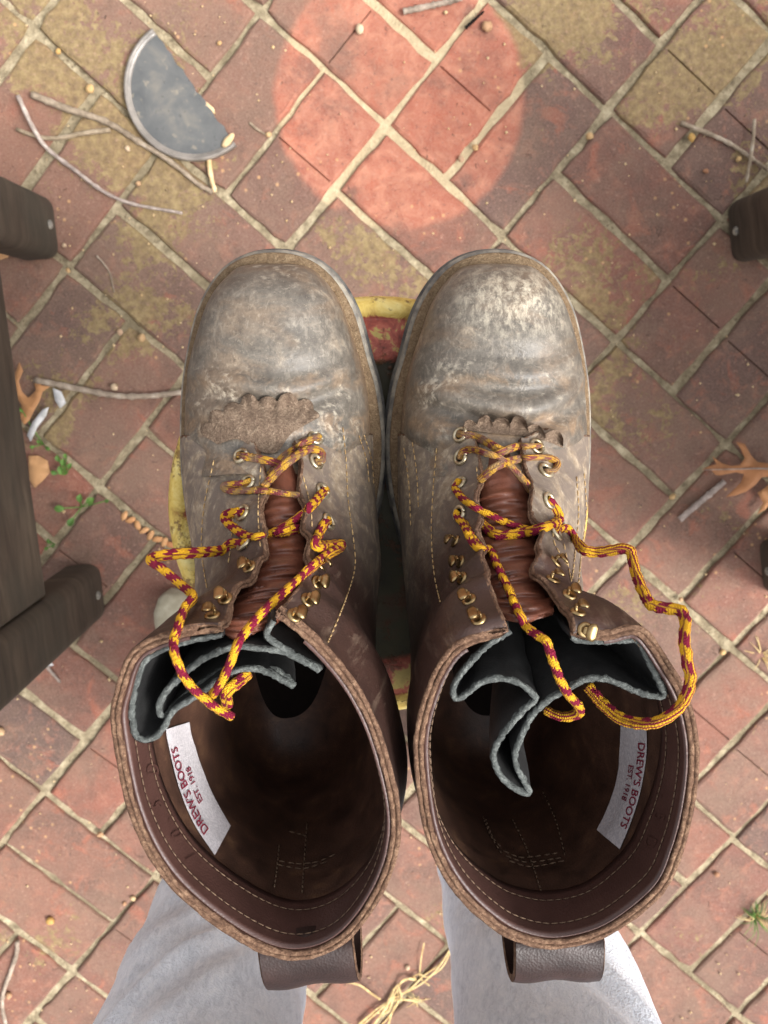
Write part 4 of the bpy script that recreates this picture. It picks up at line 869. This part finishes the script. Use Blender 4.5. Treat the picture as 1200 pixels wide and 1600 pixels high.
# broken half dish
cx, cy = 304, 146; c0 = at(cx, cy, 0); rad = .0835; dish = empty('broken_dish', (c0[0], c0[1], 0)); tag(dish, 'broken half of a round slate-grey dish lying among twigs at upper left', 'dish')
pA, pB = at(250, 62, 0), at(364, 221, 0); ch = (pB - pA)[:2]; a0 = math.atan2(pA[1] - c0[1], pA[0] - c0[0]); a1 = math.atan2(pB[1] - c0[1], pB[0] - c0[0])
if a1 < a0: a1 += 2 * math.pi
ts = np.linspace(a0, a1, 48); jag = lambda k, n: .0012 * math.sin(k * 2.3) + .0008 * math.sin(k * 5.1)
def dz(r): return GZ + .004 + .004
V = []; F = []
for z in (GZ + .002, GZ + .009):
    V += [(c0[0] + (rad - .004) * math.cos(t), c0[1] + (rad - .004) * math.sin(t), z) for t in ts]
    e = np.linspace(0, 1, 22)[1:-1]; q0 = np.array(V[-1]); q1 = np.array(V[len(V) - 48]); nn = np.array([-(q1 - q0)[1], (q1 - q0)[0], 0]); nn /= np.linalg.norm(nn)
    V += [tuple(q0 * (1 - f) + q1 * f + nn * jag(k, 20)) for k, f in enumerate(e)]
m = 48 + 20; F = [tuple(range(m))[::-1], tuple(m + k for k in range(m))] + [(k, (k+1) % m, m + (k+1) % m, m + k) for k in range(m)]
fixn(obj('base', V, F, M_DISH, dish, smooth=False))
prof = [(-.0075, .0092), (-.0065, .0105), (-.0045, .0102), (-.0035, .0120), (-.0015, .0135), (.0008, .0125), (.0014, .009), (.001, .003), (-.004, .002)]
V = [(c0[0] + (rad + p[0]) * math.cos(t), c0[1] + (rad + p[0]) * math.sin(t), GZ + p[1]) for t in ts for p in prof]; fixn(obj('rim', V, gridF(48, 9, True) + [tuple(range(9)), tuple(47*9+k for k in range(9))], M_GLASSRIM, dish))
def blob(name, px, py, r, mat, label, cat, group=None, sq=(1, .8, .7), parent=None, seed=0, zb=GZ):
    bm = bmesh.new(); bmesh.ops.create_icosphere(bm, subdivisions=2, radius=1); c = at(px, py, zb); rr = np.random.default_rng(seed + int(px * 7 + py)); a = rr.uniform(0, 6.28); M_ = Matrix.Rotation(a, 3, 'Z')
    for v in bm.verts:
        n_ = 1 + .26 * float(vnoise(np.array(v.co) * 2.6, int(px) + 3)) + rr.normal(0, .05); q = M_ @ Vector((v.co.x * sq[0] * n_, v.co.y * sq[1] * n_, v.co.z * sq[2] * n_)); v.co = Vector((c[0], c[1], zb + r * sq[2] * .85)) + q * r
    bm.verts.index_update(); V = [v.co.copy() for v in bm.verts]; F = [[v.index for v in f.verts] for f in bm.faces]; bm.free(); o = obj(name, V, F, mat, parent)
    if label: tag(o, label, cat, group)
    return o
blob('chip', 357, 221, .008, M_BONE, None, None, sq=(1.4, .6, .6), parent=dish, zb=GZ + .007); blob('chip', 324, 168, .008, M_BONE, None, None, sq=(1.6, .55, .6), parent=dish)
PEB = [(562, 47, .0076, 'tan acorn cap in the middle of the clean circle'), (760, 43, .0088, 'yellow nut at the right rim of the clean circle'), (920, 213, .0062, 'yellow husk on a mortar joint right of the clean circle'),
 (1079, 216, .0072, 'pink-brown nut touching the twig tip at upper right'), (1102, 268, .0045, 'tiny orange husk between the chair leg and twig at right'), (1153, 249, .0045, 'tiny orange husk under the crossed twigs at right'),
 (180, 605, .0066, 'yellow seed resting against the curved twig beside left boot'), (222, 528, .0072, 'tan seed in the mortar joint left of the left toe'), (188, 519, .0052, 'orange crumb at a joint corner left of the left toe'), (107, 423, .0042, 'orange crumb in the joint below the left chair front leg'),
 (3, 1141, .0082, 'pinkish nut at the left photo edge'), (157, 1302, .0064, 'beige seed on the joint left of the left boot shaft'), (80, 1436, .0080, 'round tan pebble on a brick at lower left'), (15, 1553, .0062, 'yellow pebble beside the crooked white twig'), (208, 1402, .0052, 'yellow-green seed in a joint left of the grey trouser leg'), (195, 1411, .0038, 'small pink seed in a joint left of the grey trouser leg'),
 (1119, 1365, .0052, 'white pebble right of the right boot shaft'), (1050, 775, .0058, 'red-brown seed where two joints meet right of the right boot'), (142, 140, .0072, 'brown acorn above the mossy twig'), (720, 249, .0058, 'tan seed on the joint below the clean circle, lower one'), (742, 231, .0052, 'tan seed on the joint below the clean circle, upper one'),
 (217, 287, .0046, 'small orange husk right of the thin pale twig'), (200, 233, .0050, 'pink seed scale between the two twigs'), (343, 68, .0038, 'tiny white seed on the joint right of the broken dish'), (420, 211, .0050, 'small tan bud at the end of a tiny stick'),
 (101, 384, .0040, 'small orange crumb beside the left chair front leg'), (711, 1210 + 300, .0, ''), (637, 1510, .0048, 'white crumb above the straw wisp'), (1063, 936, .0042, 'white crumb on the joint right of the right boot lace'), (1128, 1018, .0055, 'tan crumb in the joint right of the right boot lace'), (92, 81, .0046, 'yellow crumb at the upper left')]
for i, (x, y, r, l) in enumerate(PEB):
    if r > 0: blob('seed', x, y, r * .82, M_PEB, l, 'seed', 'seeds and husks on the patio', seed=i, sq=(1, .8 + .15 * random.random(), .75))
# leaf litter in a joint left of the left boot
ORD = ['second from upper left', 'third from upper left', 'fourth from upper left', 'fourth from lower right', 'third from lower right', 'second from lower right', 'upper left end', 'lower right end']
LIT = [(205, 812), (216, 821), (226, 828), (236, 836), (247, 842), (258, 846), (195, 806), (268, 851)]
for i, (x, y) in enumerate(LIT): blob('leaf_crumb', x, y, .0058, M_LEAF, 'brown leaf crumb, %s in the joint beside left boot' % ORD[i], 'leaf crumb', 'leaf crumbs in the joint', sq=(1.3, .7, .45), seed=i)
# dry leaves
def leaf(name, label, outl, zc, curl, mat=M_LEAF, cat='leaf', rib=None, group='dry leaves'):
    P = np.array(outl, float); C = P.mean(0); Q = []; 
    for i in range(len(P)):
        for f in (0, .5): Q.append(P[i] * (1 - f) + P[(i+1) % len(P)] * f)
    Q = np.array(Q); bm = bmesh.new(); vs = []
    for x, y in Q:
        d = (np.linalg.norm(np.array([x, y]) - C)) / 60; z = GZ + zc + curl * d * d + .0015 * math.sin(x * .13 + y * .09); vs.append(bm.verts.new(at(x, y, z)))
    f = bm.faces.new(vs); bmesh.ops.triangulate(bm, faces=[f]); bmesh.ops.subdivide_edges(bm, edges=[e for e in bm.edges if e.calc_length() > .012], cuts=1); bmesh.ops.triangulate(bm, faces=bm.faces[:])
    bm.normal_update(); bm.verts.index_update(); V = [v.co.copy() for v in bm.verts]; V2 = [v.co - Vector((0, 0, .0009)) for v in bm.verts]; Fc = [[v.index for v in f.verts] for f in bm.faces]; be = [(e.verts[0].index, e.verts[1].index) for e in bm.edges if e.is_boundary]; n_ = len(V); bm.free()
    o = fixn(obj(name, V + V2, Fc + [[i + n_ for i in f][::-1] for f in Fc] + [(a, b_, b_ + n_, a + n_) for a, b_ in be], mat)); tag(o, label, cat, group)
    if rib:
        R_ = cr([at(x, y, GZ + zc + curl * (np.linalg.norm(np.array([x, y]) - C) / 60) ** 2 + .0012) for x, y in rib], 14); V, F, _ = tube(R_, np.linspace(.0013, .0006, 14), 6); fixn(obj('midrib', V, F, M_TWIG, o))
    return o
leaf('oak_leaf', 'tan pointed oak leaf raised off the bricks at right', [(1097, 734), (1108, 728), (1120, 726), (1113, 713), (1128, 724), (1142, 728), (1156, 727), (1164, 716), (1158, 702), (1150, 690), (1164, 694), (1174, 712), (1184, 722), (1200, 724), (1216, 714), (1212, 730), (1228, 738), (1206, 744), (1190, 746), (1180, 758), (1166, 768), (1150, 774), (1134, 777), (1148, 764), (1158, 754), (1163, 741), (1150, 738), (1134, 741), (1124, 743), (1118, 742), (1112, 735)], .010, .010, rib=[(1228, 735), (1190, 732), (1150, 733), (1100, 734)])
leaf('oak_leaf', 'second tan leaf half out of frame below the pointed oak leaf', [(1184, 770), (1196, 762), (1206, 752), (1220, 748), (1226, 770), (1210, 782), (1196, 796), (1183, 804), (1193, 786)], .010, .012)
leaf('oak_leaf', 'orange-brown lobed leaf beside the rail of the left chair', [(30, 566), (36, 580), (29, 596), (34, 612), (44, 622), (56, 610), (52, 594), (62, 590), (64, 602), (78, 604), (66, 612), (62, 626), (54, 640), (46, 656), (38, 664), (30, 650), (34, 634), (26, 620), (22, 600), (24, 582)], .006, .006)
leaf('oak_leaf', 'flat light brown leaf piece beside the green seedlings', [(44, 712), (60, 712), (74, 720), (78, 738), (66, 752), (54, 762), (46, 750)], .004, .004)
leaf('oak_leaf', 'curled brown leaf under the upper left chair leg', [(-8, 372), (10, 378), (20, 390), (12, 402), (-6, 408)], .006, .01)
leaf('paper_scrap', 'white foil scrap beside the orange-brown leaf, upper piece', [(82, 606), (96, 612), (103, 630), (94, 638), (86, 626)], .008, .004, M_FOIL, 'scrap', group='white scraps')
leaf('paper_scrap', 'white foil scrap beside the orange-brown leaf, lower piece', [(42, 680), (50, 660), (66, 640), (76, 636), (72, 650), (58, 668), (48, 690)], .008, .004, M_FOIL, 'scrap', group='white scraps')
leaf('paper_scrap', 'grey paper scrap under the lower left chair leg', [(50, 1040), (66, 1024), (78, 1032), (84, 1040), (60, 1044)], .003, .002, M_FOIL, 'scrap', group='white scraps')
# green seedlings in the joints at left
def seedling(label, root, leaves):
    r = at(*root, GZ * .4); e = empty('seedling', r); tag(e, label, 'weed', 'green seedlings in the joints')
    for x, y, L in [(a_, b_, c_ * .74) for a_, b_, c_ in leaves]:
        c = at(x, y, GZ + .010); d = (c - r)[:2]; a = math.atan2(d[1], d[0]); V = []; nL = 9
        for i in range(nL):
            f = i / (nL - 1); w = L * .36 * math.sin(math.pi * min(1, f * .95 + .03)) ** .8
            for k in (-1, -.5, 0, .5, 1): V.append((c[0] + (f - .5) * L * math.cos(a) - k * w * math.sin(a), c[1] + (f - .5) * L * math.sin(a) + k * w * math.cos(a), c[2] + .002 * abs(k) + .004 * math.sin(f * 2.5)))
        obj('leaf', V, gridF(nL, 5), M_GREEN, e)
        st = cr([r, (r + c) / 2 + [0, 0, .003], c], 8); V, F, _ = tube(st, .0008, 6); obj('stem', V, F, M_GREEN, e)
seedling('bunched green seedling beside the light brown leaf piece', (104, 742), [(92, 716, .013), (100, 722, .014), (110, 728, .013), (96, 734, .015), (86, 738, .012), (104, 712, .010)])
seedling('open green seedling with rounded leaves between bricks at left', (128, 792), [(126, 778, .016), (142, 782, .018), (112, 815, .017), (94, 794, .018), (168, 782, .010)])
seedling('tiny green sprig near the lower left chair leg', (86, 850), [(78, 845, .010), (84, 852, .009), (74, 856, .008)])
seedling('small green sprouts beside the white foil scraps', (68, 694), [(52, 698, .009), (76, 700, .011), (62, 690, .008), (34, 640, .010)])
# grass tuft at right
def tuft(name, label, px, py, n_, L, mats, spread=1.0, up=.6, cat='grass', w=.0011):
    c = at(px, py, .002); e = empty(name, c); tag(e, label, cat)
    for i in range(n_):
        a = rng.uniform(0, 6.28); l = L * rng.uniform(.5, 1.1); el = rng.uniform(.15, up); d = np.array([math.cos(a), math.sin(a), 0]); P = cr([c, c + d * l * .45 + [0, 0, l * el], c + d * l + [0, 0, l * el * rng.uniform(.4, 1.2)]], 9)
        V, F, _ = tube(P, np.linspace(w, w * .3, 9), 5, flat=.35); obj('blade', V, F, mats[0] if i < n_ * spread else mats[1], e)
tuft('grass_tuft', 'green grass tuft with dry blades in a joint at lower right', 1178, 1428, 44, .036, (M_GREEN, M_STRAW), .62, .9)
tuft('grass_tuft', 'dry straw tuft at the right edge beside the lace loop', 1188, 1022, 18, .03, (M_STRAW, M_STRAW), 1, .5)
# straw wisp between the trouser legs
wisp = empty('straw_wisp', at(640, 1550, 0)); tag(wisp, 'wisp of dry straw on the bricks between the grey trouser legs', 'straw')
SW = [[(560, 1606), (590, 1580), (615, 1560), (640, 1545), (664, 1528), (690, 1505), (708, 1470)], [(575, 1610), (600, 1575), (618, 1548), (630, 1530), (652, 1528)], [(664, 1472), (660, 1500), (662, 1526), (672, 1543)], [(536, 1530), (560, 1540), (580, 1552), (594, 1562)], [(600, 1590), (612, 1560), (614, 1540), (622, 1560), (606, 1590), (588, 1606)], [(608, 1566), (630, 1562), (652, 1567)], [(560, 1600), (585, 1584), (604, 1578), (616, 1556)], [(640, 1532), (655, 1522), (668, 1530), (690, 1512), (706, 1480)], [(620, 1545), (628, 1560), (616, 1575), (604, 1604)]]
for i, L in enumerate(SW):
    for dup in range(1 + (i < 2)):
        P = cr([at(x + rng.normal(0, 2.2), y + rng.normal(0, 2.2), GZ + .003 + .004 * rng.random() + .004 * (j % 2)) for j, (x, y) in enumerate(L)], 6 * len(L)); V, F, _ = tube(P, .0015 * rng.uniform(.6, 1.2), 6, flat=.5); obj('straw', V, F, M_STRAW, wisp)
tuft('straw_tuft', 'small straw tuft on the lower bricks between the trouser legs', 650, 1562, 10, .022, (M_STRAW, M_STRAW), 1, .3, 'straw')
# crumbs and grit scattered over the paving: nobody could count them
V, F = [], []
for i in range(900):
    x, y = rng.uniform(-.62, .62), rng.uniform(-1.1, .55); r = abs(rng.normal(.0009, .0006)) + .0004; b0 = len(V); p = rng.normal(0, 1, (6, 3)) * .25
    for q in ((1, 0, 0), (0, 1, 0), (-1, 0, 0), (0, -1, 0), (0, 0, .8), (0, 0, -.6)): V.append((x + r * q[0] * rng.uniform(.6, 1.4), y + r * q[1] * rng.uniform(.6, 1.4), BT + r * .6 + r * q[2]))
    F += [(b0+k, b0+(k+1) % 4, b0+4) for k in range(4)] + [(b0+(k+1) % 4, b0+k, b0+5) for k in range(4)]
tag(obj('grit', V, F, M_BONE), 'fine pale grit and crumbs scattered over the bricks', 'grit', kind='stuff')
